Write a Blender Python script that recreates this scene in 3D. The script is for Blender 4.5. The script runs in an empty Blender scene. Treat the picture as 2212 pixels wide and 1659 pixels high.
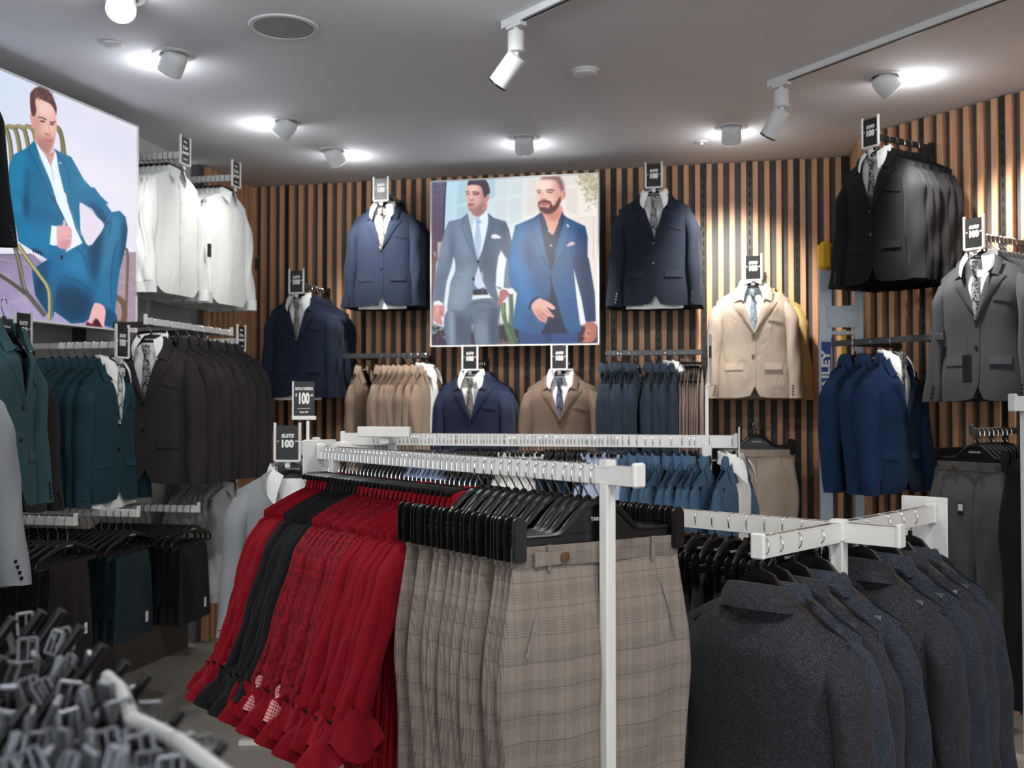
import bpy, math, random
import numpy as np
from mathutils import Vector, Matrix

C = bpy.context.scene.collection
R = math.radians

# ------------------------------------------------------------------ camera, world, exposure
FPX, HOR, EYE = 2200.0, 878.0, 1.52
TH = math.atan((HOR - 829.5) / FPX)
cam_d = bpy.data.cameras.new('camera')
cam_d.sensor_width = 36.0
cam_d.lens = 36.0 * FPX / 2212.0
cam_d.clip_start = 0.05
cam_d.dof.use_dof = True
cam_d.dof.focus_distance = 2.9
cam_d.dof.aperture_fstop = 4.8
cam = bpy.data.objects.new('camera', cam_d)
cam.location = (0, 0, EYE)
cam.rotation_euler = (math.pi / 2 + TH, 0, 0)
C.objects.link(cam)
sc = bpy.context.scene
sc.camera = cam
sc.view_settings.view_transform = 'Standard'
sc.view_settings.look = 'None'
sc.view_settings.gamma = 1.0
sc.view_settings.use_curve_mapping = False
sc.view_settings.exposure = 0.0
world = bpy.data.worlds.new('world')
world.use_nodes = True
sc.world = world
bg = world.node_tree.nodes['Background']
bg.inputs['Color'].default_value = (0.90, 0.95, 1.0, 1)
bg.inputs['Strength'].default_value = 1.7


def ray(px, py):
    a = (px - 1106.0) / FPX
    b = (829.5 - py) / FPX
    return a, math.cos(TH) - b * math.sin(TH), math.sin(TH) + b * math.cos(TH)


def atY(px, py, Y):
    a, c, d = ray(px, py)
    return Vector((a * Y / c, Y, EYE + d * Y / c))


def atZ(px, py, z):
    a, c, d = ray(px, py)
    t = (z - EYE) / d
    return Vector((a * t, c * t, z))


CEIL = 3.09
# room axes: u runs along the back wall to the right, w runs deeper into the shop
U = Vector((0.9754, -0.2204, 0)); W = Vector((0.2204, 0.9754, 0))
CL = Vector((-1.871, 7.273, 0))                      # back left corner
CR = Vector((2.157, 6.363, 0))                       # back right corner
CR2 = Vector((2.042, 5.854, 0))                      # where the angled right wall starts
RD = Vector((0.529, -0.849, 0)).normalized()         # right wall direction, towards the camera
RN = Vector((-0.849, -0.529, 0)).normalized()        # its normal, into the room
ORD = ['first', 'second', 'third', 'fourth', 'fifth', 'sixth', 'seventh', 'eighth', 'ninth', 'tenth', 'eleventh', 'twelfth',
       'thirteenth', 'fourteenth', 'fifteenth', 'sixteenth', 'seventeenth', 'eighteenth', 'nineteenth', 'twentieth']
TENS = {2: 'twenty', 3: 'thirty', 4: 'forty', 5: 'fifty', 6: 'sixty'}
TENTH = {2: 'twentieth', 3: 'thirtieth', 4: 'fortieth', 5: 'fiftieth', 6: 'sixtieth'}


def nth(i):
    n = i + 1
    if n <= 20: return ORD[i]
    t, o = divmod(n, 10)
    return TENTH[t] if o == 0 else TENS[t] + '-' + ORD[o - 1]


def lin(h):
    if isinstance(h, str):
        h = h.lstrip('#'); c = [int(h[i:i + 2], 16) / 255.0 for i in (0, 2, 4)]
    else:
        c = list(h)
    return tuple([x / 12.92 if x <= 0.04045 else ((x + 0.055) / 1.055) ** 2.4 for x in c])


# ------------------------------------------------------------------ materials
def newmat(name):
    m = bpy.data.materials.new(name); m.use_nodes = True
    nt = m.node_tree; b = nt.nodes['Principled BSDF']
    return m, nt, b


def N(nt, t, **kw):
    n = nt.nodes.new(t)
    for k, v in kw.items():
        if k in n.inputs: n.inputs[k].default_value = v
        else: setattr(n, k, v)
    return n


def plain(name, col, rough=0.5, metal=0.0, spec=0.5, noise=0.06, nscale=12.0, bump=0.0):
    m, nt, b = newmat(name)
    c = lin(col)
    tc = N(nt, 'ShaderNodeTexCoord')
    no = N(nt, 'ShaderNodeTexNoise', Scale=nscale, Detail=4.0)
    nt.links.new(tc.outputs['Object'], no.inputs['Vector'])
    mx = N(nt, 'ShaderNodeMix', data_type='RGBA')
    mx.inputs[6].default_value = tuple([x * (1 - noise) for x in c]) + (1,)
    mx.inputs[7].default_value = tuple([min(1, x * (1 + noise)) for x in c]) + (1,)
    nt.links.new(no.outputs['Fac'], mx.inputs[0])
    nt.links.new(mx.outputs[2], b.inputs['Base Color'])
    b.inputs['Roughness'].default_value = rough
    b.inputs['Metallic'].default_value = metal
    b.inputs['Specular IOR Level'].default_value = spec
    if bump > 0:
        n2 = N(nt, 'ShaderNodeTexNoise', Scale=nscale * 8, Detail=3.0)
        nt.links.new(tc.outputs['Object'], n2.inputs['Vector'])
        bp = N(nt, 'ShaderNodeBump', Strength=bump, Distance=0.002)
        nt.links.new(n2.outputs['Fac'], bp.inputs['Height'])
        nt.links.new(bp.outputs['Normal'], b.inputs['Normal'])
    return m


def ramp2(nt, fac, p0, p1, c0, c1, interp='LINEAR'):
    r = nt.nodes.new('ShaderNodeValToRGB')
    r.color_ramp.interpolation = interp
    r.color_ramp.elements[0].position = p0; r.color_ramp.elements[1].position = p1
    r.color_ramp.elements[0].color = tuple(c0) + (1,); r.color_ramp.elements[1].color = tuple(c1) + (1,)
    nt.links.new(fac, r.inputs['Fac'])
    return r.outputs['Color']


def fabric(name, col, rough=0.85, weave=900.0, wamp=0.10, bump=0.25, wr=3.0, sheen=0.04, kind='plain', col2=None, wrinkle=0.35):
    """woven cloth on the UV of the garment (metres along the cloth)"""
    m, nt, b = newmat(name)
    c = lin(col)
    uv = N(nt, 'ShaderNodeUVMap'); uv.uv_map = 'UVMap'
    oi = N(nt, 'ShaderNodeObjectInfo')
    no = N(nt, 'ShaderNodeTexNoise', Scale=weave, Detail=2.0)
    mp = N(nt, 'ShaderNodeMapping'); mp.inputs['Scale'].default_value = (1, 0.55, 1)
    nt.links.new(uv.outputs['UV'], mp.inputs['Vector']); nt.links.new(mp.outputs['Vector'], no.inputs['Vector'])
    base = ramp2(nt, no.outputs['Fac'], 0.3, 0.7, [x * (1 - wamp) for x in c], [min(1, x * (1 + wamp)) for x in c])
    sep = N(nt, 'ShaderNodeSeparateXYZ'); nt.links.new(uv.outputs['UV'], sep.inputs[0])

    def stripe(axis, period, width, soft=0.02, off=0.0):
        a = N(nt, 'ShaderNodeMath', operation='MULTIPLY_ADD'); a.inputs[1].default_value = 1.0 / period; a.inputs[2].default_value = off
        nt.links.new(sep.outputs[axis], a.inputs[0])
        f = N(nt, 'ShaderNodeMath', operation='FRACT'); nt.links.new(a.outputs[0], f.inputs[0])
        s = N(nt, 'ShaderNodeMath', operation='SUBTRACT'); s.inputs[1].default_value = 0.5; nt.links.new(f.outputs[0], s.inputs[0])
        ab = N(nt, 'ShaderNodeMath', operation='ABSOLUTE'); nt.links.new(s.outputs[0], ab.inputs[0])
        mr = N(nt, 'ShaderNodeMapRange'); mr.inputs[1].default_value = width / 2 - soft / 2; mr.inputs[2].default_value = width / 2 + soft / 2
        mr.inputs[3].default_value = 1.0; mr.inputs[4].default_value = 0.0
        nt.links.new(ab.outputs[0], mr.inputs[0])
        return mr.outputs[0]

    def mult(x, y):
        a = N(nt, 'ShaderNodeMath', operation='MULTIPLY'); nt.links.new(x, a.inputs[0])
        if isinstance(y, float): a.inputs[1].default_value = y
        else: nt.links.new(y, a.inputs[1])
        return a.outputs[0]

    def add(x, y):
        a = N(nt, 'ShaderNodeMath', operation='ADD', use_clamp=True); nt.links.new(x, a.inputs[0]); nt.links.new(y, a.inputs[1])
        return a.outputs[0]

    def over(bcol, fac, ccol):
        mx = N(nt, 'ShaderNodeMix', data_type='RGBA')
        nt.links.new(fac, mx.inputs[0]); nt.links.new(bcol, mx.inputs[6]); mx.inputs[7].default_value = tuple(ccol) + (1,)
        return mx.outputs[2]
    if kind == 'plaid':
        d = lin(col2)
        fx = mult(stripe(0, 0.0046, 0.24, 0.14), stripe(0, 0.052, 0.46, 0.03))
        fy = mult(stripe(1, 0.0050, 0.24, 0.14), stripe(1, 0.060, 0.44, 0.03))
        thin = add(mult(stripe(0, 0.0021, 0.5, 0.3), 0.16), mult(stripe(1, 0.052, 0.035, 0.01, 0.25), 0.5))
        f = add(add(mult(fx, 0.62), mult(fy, 0.62)), add(thin, mult(stripe(0, 0.052, 0.03, 0.01, 0.5), 0.45)))
        base = over(base, mult(f, 0.85), d)
    elif kind == 'birdseye':
        d = lin(col2)
        mpb = N(nt, 'ShaderNodeMapping'); mpb.inputs['Scale'].default_value = (0.5, 1, 1); nt.links.new(uv.outputs['UV'], mpb.inputs['Vector'])
        v = N(nt, 'ShaderNodeTexVoronoi', Scale=760.0); nt.links.new(mpb.outputs['Vector'], v.inputs['Vector'])
        mr = N(nt, 'ShaderNodeMapRange'); mr.inputs[1].default_value = 0.10; mr.inputs[2].default_value = 0.45; mr.inputs[3].default_value = 1; mr.inputs[4].default_value = 0
        nt.links.new(v.outputs['Distance'], mr.inputs[0])
        base = over(base, mult(mr.outputs[0], 0.85), d)
    elif kind == 'damask':
        d = lin(col2)
        v = N(nt, 'ShaderNodeTexNoise', Scale=55.0, Detail=3.0, Distortion=1.8); nt.links.new(uv.outputs['UV'], v.inputs['Vector'])
        mr = N(nt, 'ShaderNodeMapRange'); mr.inputs[1].default_value = 0.50; mr.inputs[2].default_value = 0.56
        nt.links.new(v.outputs['Fac'], mr.inputs[0])
        base = over(base, mult(mr.outputs[0], 0.85), d)
    elif kind == 'check':
        d = lin(col2)
        f = add(mult(stripe(0, 0.008, 0.5, 0.1), 0.5), mult(stripe(1, 0.008, 0.5, 0.1), 0.5))
        base = over(base, mult(f, 0.6), d)
    elif kind == 'paisley':
        d = lin(col2)
        v = N(nt, 'ShaderNodeTexVoronoi', Scale=75.0); nt.links.new(uv.outputs['UV'], v.inputs['Vector'])
        n3 = N(nt, 'ShaderNodeTexNoise', Scale=170.0, Detail=2.0, Distortion=2.0); nt.links.new(uv.outputs['UV'], n3.inputs['Vector'])
        ad = N(nt, 'ShaderNodeMath', operation='ADD'); nt.links.new(v.outputs['Distance'], ad.inputs[0]); nt.links.new(n3.outputs['Fac'], ad.inputs[1])
        mr = N(nt, 'ShaderNodeMapRange'); mr.inputs[1].default_value = 0.86; mr.inputs[2].default_value = 0.96
        nt.links.new(ad.outputs[0], mr.inputs[0])
        base = over(base, mr.outputs[0], d)
    # slight lot to lot difference between garments of one colour
    hs = N(nt, 'ShaderNodeHueSaturation')
    mr = N(nt, 'ShaderNodeMapRange'); mr.inputs[3].default_value = 0.90; mr.inputs[4].default_value = 1.10
    nt.links.new(oi.outputs['Random'], mr.inputs[0]); nt.links.new(mr.outputs[0], hs.inputs['Value'])
    nt.links.new(base, hs.inputs['Color'])
    nt.links.new(hs.outputs['Color'], b.inputs['Base Color'])
    b.inputs['Roughness'].default_value = rough
    b.inputs['Specular IOR Level'].default_value = 0.14
    b.inputs['Sheen Weight'].default_value = sheen
    b.inputs['Sheen Roughness'].default_value = 0.5
    # creases of the hanging cloth + weave
    tc = N(nt, 'ShaderNodeTexCoord')
    mp2 = N(nt, 'ShaderNodeMapping'); mp2.inputs['Scale'].default_value = (1.0, 1.0, 0.35)
    nt.links.new(tc.outputs['Object'], mp2.inputs['Vector'])
    n2 = N(nt, 'ShaderNodeTexNoise', Scale=14.0, Detail=5.0, Roughness=0.55, Distortion=0.6)
    nt.links.new(mp2.outputs['Vector'], n2.inputs['Vector'])
    b1 = N(nt, 'ShaderNodeBump', Strength=wrinkle, Distance=0.012)
    nt.links.new(n2.outputs['Fac'], b1.inputs['Height'])
    b2 = N(nt, 'ShaderNodeBump', Strength=bump, Distance=0.0006)
    nt.links.new(no.outputs['Fac'], b2.inputs['Height']); nt.links.new(b1.outputs['Normal'], b2.inputs['Normal'])
    nt.links.new(b2.outputs['Normal'], b.inputs['Normal'])
    return m


def emit(name, col, strength):
    m, nt, b = newmat(name)
    b.inputs['Base Color'].default_value = lin(col) + (1,)
    b.inputs['Emission Color'].default_value = lin(col) + (1,)
    b.inputs['Emission Strength'].default_value = strength
    return m


M = {}
M['white_metal'] = plain('white_powder_coat', '#dcdcda', 0.35, 0.0, 0.5, 0.02)
M['steel'] = plain('brushed_steel', '#b9b4ab', 0.32, 1.0, 0.5, 0.05, 60)
M['pale_metal'] = plain('brushed_pale_metal', '#8e9197', 0.38, 0.7, 0.5, 0.05)
M['chrome'] = plain('chrome', '#e6e8ea', 0.12, 1.0, 0.5, 0.02)
M['black_plastic'] = plain('black_plastic', '#0d0d0e', 0.28, 0.0, 0.5, 0.1)
M['black_metal'] = plain('black_metal', '#2b2a29', 0.42, 0.2, 0.5, 0.08)
M['grey_metal'] = plain('grey_metal', '#4a4a4c', 0.40, 0.5, 0.5, 0.06)
M['sign_black'] = plain('sign_card_black', '#1b1b1b', 0.35, 0.0, 0.5, 0.05)
M['sign_white'] = plain('sign_ink_white', '#e9e9e6', 0.5, 0.0, 0.3, 0.0)
M['label_white'] = plain('label_paper_white', '#dedede', 0.6, 0.0, 0.3, 0.02)
M['fixture_white'] = plain('fixture_white', '#d6d8da', 0.45, 0.0, 0.4, 0.02)
M['dark'] = plain('dark_inside', '#0a0a0a', 0.8)
M['button_brown'] = plain('horn_button', '#5a3c22', 0.25, 0.0, 0.5, 0.5, 300)
M['button_dark'] = plain('dark_button', '#18181b', 0.25, 0.0, 0.6, 0.3, 200)
M['button_white'] = plain('pearl_button', '#dcdcd4', 0.25)

# cloths
M['navy'] = fabric('navy_wool', '#1b2334', kind='plain')
M['navy_dark'] = fabric('dark_navy_wool', '#1d222e')
M['navy_blue'] = fabric('blue_navy_wool', '#20273d')
M['navy_row'] = fabric('slate_navy_wool', '#28323f')
M['black_suit'] = fabric('black_wool', '#151517')
M['grey_suit'] = fabric('mid_grey_wool', '#3a3b3f', wamp=0.14)
M['light_grey'] = fabric('light_grey_wool', '#868a8e', wamp=0.12)
M['beige'] = fabric('beige_linen', '#b0a090', wamp=0.07, wrinkle=1.0)
M['yellow_beige'] = fabric('sand_yellow_linen', '#b89a62', wamp=0.06, wrinkle=0.6)
M['tan'] = fabric('tan_wool', '#94806e', wamp=0.06)
M['taupe'] = fabric('taupe_wool', '#6a594d', wamp=0.08)
M['teal'] = fabric('teal_wool', '#1b3741')
M['teal_light'] = fabric('blue_green_wool', '#345258')
M['brown_black'] = fabric('aubergine_black_wool', '#2c282b')
M['blue'] = fabric('royal_blue_wool', '#122845')
M['sky_blue'] = fabric('steel_blue_wool', '#3f5972')
M['white_shirt'] = fabric('white_poplin', '#dddfdd', weave=1400, wamp=0.03, wrinkle=1.0)
M['grey_shirt'] = fabric('pale_grey_poplin', '#b9bec0', weave=1400, wamp=0.05, wrinkle=0.6)
M['blue_shirt'] = fabric('pale_blue_poplin', '#9db1d2', weave=1400, wamp=0.05, wrinkle=0.5)
M['blue_check_shirt'] = fabric('blue_check_poplin', '#b7c2d6', kind='check', col2='#6a7fa5', wrinkle=0.5)
M['red'] = fabric('red_cotton', '#7e0a18', rough=0.8, weave=1300, wamp=0.10, sheen=0.03, wrinkle=1.0)
M['red_damask'] = fabric('red_damask', '#86121f', rough=0.7, kind='damask', col2='#4c0e16', sheen=0.03, wrinkle=0.9)
M['black_shirt'] = fabric('charcoal_cotton', '#191a1e', rough=0.8, wrinkle=0.7)
M['red_dots'] = fabric('red_dotted_lining', '#a51a2a', kind='check', col2='#e8d5d5', wrinkle=0.2)
M['plaid'] = fabric('taupe_glen_check', '#877d75', kind='plaid', col2='#453d36', wamp=0.14, wrinkle=0.9)
M['birdseye'] = fabric('charcoal_birdseye', '#28282c', kind='birdseye', col2='#6c6c74', wamp=0.25, wrinkle=0.3)
M['birdseye_blue'] = fabric('blue_charcoal_birdseye', '#272b34', kind='birdseye', col2='#6a7382', wamp=0.25, wrinkle=0.3)
M['charcoal_pant'] = fabric('charcoal_wool', '#1b1b1e')
M['teal_pant'] = fabric('dark_teal_wool', '#15262e')
M['brown_pant'] = fabric('dark_brown_wool', '#241f1e')
M['grey_pant'] = fabric('grey_flannel', '#4c4c4c', wamp=0.14)
M['beige_pant'] = fabric('beige_chino', '#a8988a', wrinkle=0.6)
M['blue_pant'] = fabric('petrol_denim', '#1d3448')
M['pink_vest'] = fabric('rose_beige_wool', '#c0aca4')
M['tie_silver'] = fabric('silver_paisley_silk', '#8f8d88', rough=0.4, kind='paisley', col2='#3d3c3e', wrinkle=0.1)
M['tie_grey'] = fabric('grey_paisley_silk', '#85827b', rough=0.4, kind='paisley', col2='#5d5b55', wrinkle=0.1)
M['tie_dark'] = fabric('dark_paisley_silk', '#17171b', rough=0.4, kind='paisley', col2='#8b8a90', wrinkle=0.1)
M['tie_navy'] = fabric('navy_dotted_silk', '#151a2c', rough=0.4, kind='paisley', col2='#5a617e', wrinkle=0.1)
M['tie_blue'] = fabric('blue_grey_paisley_silk', '#68757f', rough=0.4, kind='paisley', col2='#8fa0aa', wrinkle=0.1)
M['tie_teal'] = fabric('teal_paisley_silk', '#2c4a52', rough=0.4, kind='paisley', col2='#b9bdb8', wrinkle=0.1)
M['lining'] = fabric('black_lining', '#0c0c0e', rough=0.5, wrinkle=0.1)
M['leather'] = plain('black_leather', '#121111', 0.35, 0.0, 0.5, 0.2, 80, 0.3)


# ------------------------------------------------------------------ mesh builder
class G:
    def __init__(s):
        s.v = []; s.f = []; s.uv = []; s.mi = []

    def grid(s, P, UV=None, mat=0):
        P = np.asarray(P, float); n, m = P.shape[:2]
        b = len(s.v)
        if UV is None:
            du = np.concatenate([[0], np.cumsum(np.linalg.norm(np.diff(P[:, m // 2], axis=0), axis=1))])
            dv = np.concatenate([[0], np.cumsum(np.linalg.norm(np.diff(P[n // 2], axis=0), axis=1))])
            UV = np.stack(np.meshgrid(du, dv, indexing='ij'), -1)
        s.v += P.reshape(-1, 3).tolist(); s.uv += np.asarray(UV, float).reshape(-1, 2).tolist()
        for i in range(n - 1):
            for j in range(m - 1):
                a = b + i * m + j
                s.f.append((a, a + 1, a + m + 1, a + m)); s.mi.append(mat)
        return s

    def box(s, c, size, rz=0.0, mat=0, rx=0.0, ry=0.0, bev=0.0):
        hx, hy, hz = [q / 2 for q in size]
        Rm = Matrix.Rotation(rz, 3, 'Z') @ Matrix.Rotation(ry, 3, 'Y') @ Matrix.Rotation(rx, 3, 'X')
        if bev <= 0:
            cs = [(x, y, z) for x in (-hx, hx) for y in (-hy, hy) for z in (-hz, hz)]
            fs = [(0, 1, 3, 2), (4, 6, 7, 5), (0, 4, 5, 1), (2, 3, 7, 6), (0, 2, 6, 4), (1, 5, 7, 3)]
        else:
            e = bev; cs = []; fs = []
            prof = [(-hx + e, -hy), (hx - e, -hy), (hx, -hy + e), (hx, hy - e), (hx - e, hy), (-hx + e, hy), (-hx, hy - e), (-hx, -hy + e)]
            inn = [(x * (1 - e / hx), y * (1 - e / hy)) for x, y in prof]
            for z, pr in ((-hz, inn), (-hz + e, prof), (hz - e, prof), (hz, inn)):
                cs += [(x, y, z) for x, y in pr]
            for k in range(3):
                for i in range(8):
                    j = (i + 1) % 8
                    fs.append((k * 8 + i, k * 8 + j, k * 8 + 8 + j, k * 8 + 8 + i))
            fs.append(tuple(range(7, -1, -1))); fs.append(tuple(range(24, 32)))
        b = len(s.v)
        for p in cs:
            q = Rm @ Vector(p) + Vector(c); s.v.append(list(q)); s.uv.append([p[0] + p[1], p[2]])
        for f in fs: s.f.append(tuple(b + i for i in f)); s.mi.append(mat)
        return s

    def tube(s, path, r, n=10, mat=0, cap=True, flat=1.0):
        path = [Vector(p) for p in path]
        rs = r if isinstance(r, (list, tuple)) else [r] * len(path)
        b = len(s.v); up = None
        for i, p in enumerate(path):
            t = (path[min(i + 1, len(path) - 1)] - path[max(i - 1, 0)]).normalized()
            if up is None:
                up = Vector((0, 0, 1)) if abs(t.z) < 0.9 else Vector((1, 0, 0))
            x = t.cross(up)
            if x.length < 1e-4: x = t.cross(Vector((0, 1, 0)))
            x.normalize(); y = x.cross(t).normalized(); up = y
            for k in range(n):
                a = 2 * math.pi * k / n
                s.v.append(list(p + x * math.cos(a) * rs[i] + y * math.sin(a) * rs[i] * flat)); s.uv.append([k / n * rs[i] * 6, i * 0.01])
        for i in range(len(path) - 1):
            for k in range(n):
                a = b + i * n + k; c = b + i * n + (k + 1) % n
                s.f.append((a, c, c + n, a + n)); s.mi.append(mat)
        if cap:
            s.f.append(tuple(b + k for k in range(n))[::-1]); s.mi.append(mat)
            e = b + (len(path) - 1) * n
            s.f.append(tuple(e + k for k in range(n))); s.mi.append(mat)
        return s

    def lathe(s, prof, c=(0, 0, 0), axis=(0, 0, 1), n=24, mat=0):
        ax = Vector(axis).normalized()
        q = Vector((0, 0, 1)).rotation_difference(ax)
        b = len(s.v)
        for r, h in prof:
            for k in range(n):
                a = 2 * math.pi * k / n
                s.v.append(list(q @ Vector((r * math.cos(a), r * math.sin(a), h)) + Vector(c))); s.uv.append([a * r, h])
        for i in range(len(prof) - 1):
            for k in range(n):
                a = b + i * n + k; d = b + i * n + (k + 1) % n
                s.f.append((a, d, d + n, a + n)); s.mi.append(mat)
        s.f.append(tuple(b + k for k in range(n))[::-1]); s.mi.append(mat)
        e = b + (len(prof) - 1) * n
        s.f.append(tuple(e + k for k in range(n))); s.mi.append(mat)
        return s

    def prism(s, pts, y0, y1, mat=0):
        """outline in x,z extruded along y"""
        b = len(s.v); n = len(pts)
        for y in (y0, y1):
            for x, z in pts: s.v.append([x, y, z]); s.uv.append([x, z])
        s.f.append(tuple(b + k for k in range(n))); s.mi.append(mat)
        s.f.append(tuple(b + n + k for k in range(n))[::-1]); s.mi.append(mat)
        for k in range(n):
            j = (k + 1) % n
            s.f.append((b + k, b + n + k, b + n + j, b + j)); s.mi.append(mat)
        return s

    def mesh(s, name, mats, smooth=True, weld=False):
        me = bpy.data.meshes.new(name)
        me.from_pydata(s.v, [], s.f)
        if not isinstance(mats, (list, tuple)): mats = [mats]
        for m in mats: me.materials.append(M[m] if isinstance(m, str) else m)
        uvl = me.uv_layers.new(name='UVMap')
        idx = np.zeros(len(me.loops), dtype=np.int32); me.loops.foreach_get('vertex_index', idx)
        uvl.data.foreach_set('uv', np.asarray(s.uv, float)[idx].ravel())
        if len(mats) > 1: me.polygons.foreach_set('material_index', s.mi)
        if smooth:
            me.polygons.foreach_set('use_smooth', [True] * len(me.polygons))
            if smooth != 'all':
                me.set_sharp_from_angle(angle=R(40))
        me.update()
        return me


TM = {}


def text_mesh(txt, size, mat, shear=0.0, align='CENTER', bold=0.0, sx=1.0):
    k = (txt, size, str(mat), shear, align, bold, sx)
    if k in TM: return TM[k]
    cu = bpy.data.curves.new('lettering', 'FONT'); cu.body = txt; cu.size = size; cu.align_x = align; cu.align_y = 'CENTER'
    cu.shear = shear; cu.offset = bold; cu.extrude = 0.0003
    o = bpy.data.objects.new('tmp', cu); C.objects.link(o)
    bpy.context.view_layer.update()
    me = bpy.data.meshes.new_from_object(o.evaluated_get(bpy.context.evaluated_depsgraph_get()))
    bpy.data.objects.remove(o); bpy.data.curves.remove(cu)
    # stand it up: text lies in xy -> xz, facing -y
    co = np.zeros(len(me.vertices) * 3); me.vertices.foreach_get('co', co); co = co.reshape(-1, 3)
    co = np.stack([co[:, 0] * sx, -co[:, 2], co[:, 1]], -1)
    me.vertices.foreach_set('co', co.ravel())
    me.materials.clear(); me.materials.append(M[mat]); me.name = 'lettering'
    TM[k] = me
    return me


def link(name, me, parent=None, loc=None, rz=None, mat4=None, label=None):
    o = bpy.data.objects.new(name, me); C.objects.link(o)
    if parent is not None: o.parent = parent
    if mat4 is not None: o.matrix_local = mat4
    if loc is not None: o.location = loc
    if rz is not None: o.rotation_euler = (0, 0, rz)
    if label: o['label'] = label
    return o


def tag(o, label, cat, group=None, kind=None):
    o['label'] = label; o['category'] = cat
    if group: o['group'] = group
    if kind: o['kind'] = kind
    return o


def root(name, loc, rz=0.0):
    o = bpy.data.objects.new(name, None); C.objects.link(o)
    o.location = loc; o.rotation_euler = (0, 0, rz); o.empty_display_size = 0.05
    return o


def struct(name, me):
    o = link(name, me); o['kind'] = 'structure'; return o


def inst(tpl, label, cat, loc, rz=0.0, group=None, scale=None, tilt=None):
    """tpl = (name, [(part, mesh, local matrix or None, label or None, [sub parts])]) ; a single-mesh thing has a mesh as second entry"""
    name, parts = tpl
    if isinstance(parts, bpy.types.Mesh):
        o = link(name, parts)
    else:
        o = root(name, (0, 0, 0))
        for p in parts:
            c = link(p[0], p[1], o, mat4=p[2], label=p[3])
            for q in p[4]: link(q[0], q[1], c, mat4=q[2], label=q[3])
    o.location = loc
    o.rotation_euler = (tilt[0] if tilt else 0, tilt[1] if tilt else 0, rz)
    if scale: o.scale = scale
    tag(o, label, cat, group)
    return o


def face(F):
    return math.atan2(F[1], F[0]) + math.pi / 2


def T(x, y, z): return Matrix.Translation((x, y, z))
# ------------------------------------------------------------------ garments: local frame = hook top at 0, wearer's front -y, z down
def sm(x, a, b):
    t = np.clip((np.asarray(x, float) - a) / (b - a), 0, 1); return t * t * (3 - 2 * t)


ZN = -0.115   # neck point of the shoulder line


class Torso:
    """shared shape of jackets and shirts"""
    def __init__(s, seed, sw=0.215, waist=0.200, hem=0.232, length=0.72, depth=0.075, slope=0.075, folds=0.006, nw=0.075):
        s.rs = np.random.RandomState(seed); s.sw, s.wa, s.he, s.L, s.B0, s.slope, s.fa, s.nw = sw, waist, hem, length, depth, slope, folds, nw
        s.zh = ZN - length
        s.k = s.rs.uniform(14, 46, 5); s.p = s.rs.uniform(0, 6.28, 5); s.am = s.rs.uniform(0.4, 1.0, 5); s.kz = s.rs.uniform(-6, 6, 5)

    def A(s, v):
        v = np.asarray(v, float)
        return s.sw + (s.wa - s.sw) * sm(v, 0.1, 0.5) + (s.he - s.wa) * sm(v, 0.5, 1.0)

    def B(s, v):
        v = np.asarray(v, float)
        return 0.018 + (s.B0 - 0.018) * sm(v, -0.02, 0.2) - 0.15 * s.B0 * sm(v, 0.3, 0.55) + 0.12 * s.B0 * sm(v, 0.6, 1.0)

    def fold(s, x, v, ph=0.0):
        t = 0
        for k, p, a, kz in zip(s.k, s.p, s.am, s.kz): t = t + a * np.sin(k * x + p + ph + kz * v)
        return s.fa * t * (0.25 + 0.9 * sm(v, 0.15, 1.0))

    def zdrop(s, x):
        return -s.slope * np.clip((np.abs(x) - s.nw) / (s.sw - s.nw), 0, 1.3) ** 1.15

    def y(s, x, v, side=-1):
        A = s.A(v); r = np.clip(np.abs(x) / A, 0, 1)
        return side * (s.B(v) * (1 - r ** 2.6) ** 0.6 + s.fold(x, v, 0 if side < 0 else 2.0) * (1 - r ** 4))

    def pt(s, x, v, side=-1, off=0.0):
        z = ZN + v * (s.zh - ZN) + s.zdrop(x) * (1 - v) ** 1.6
        y = s.y(x, v, side) + side * off
        return np.stack([x * np.ones_like(y), y, z * np.ones_like(y)], -1)

    def panel(s, g, xe, side=-1, sgn=1, nv=34, nc=12, off=0.0, zh=None, v0=0.0):
        v = np.linspace(v0, 1, nv)[:, None]; c = np.linspace(0, 1, nc)[None, :]
        e = xe(v) if callable(xe) else xe * np.ones_like(v)
        x = (e + (s.A(v) - e) * c)
        P = s.pt(x * sgn, v * np.ones_like(c), side, off)
        if zh is not None: P[..., 2] += zh(np.abs(x), v)
        UV = np.stack([P[..., 0] + (0.6 if side > 0 else 0), -P[..., 2]], -1)
        g.grid(P, UV)

    def back(s, g, nv=34, nc=24):
        v = np.linspace(0, 1, nv)[:, None]; c = np.linspace(-1, 1, nc)[None, :]
        x = s.A(v) * c
        P = s.pt(x, v * np.ones_like(c), 1)
        # vent line
        P[..., 1] -= 0.006 * np.exp(-(x / 0.006) ** 2) * (v > 0.72)
        g.grid(P, np.stack([P[..., 0] + 0.6, -P[..., 2]], -1))


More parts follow.
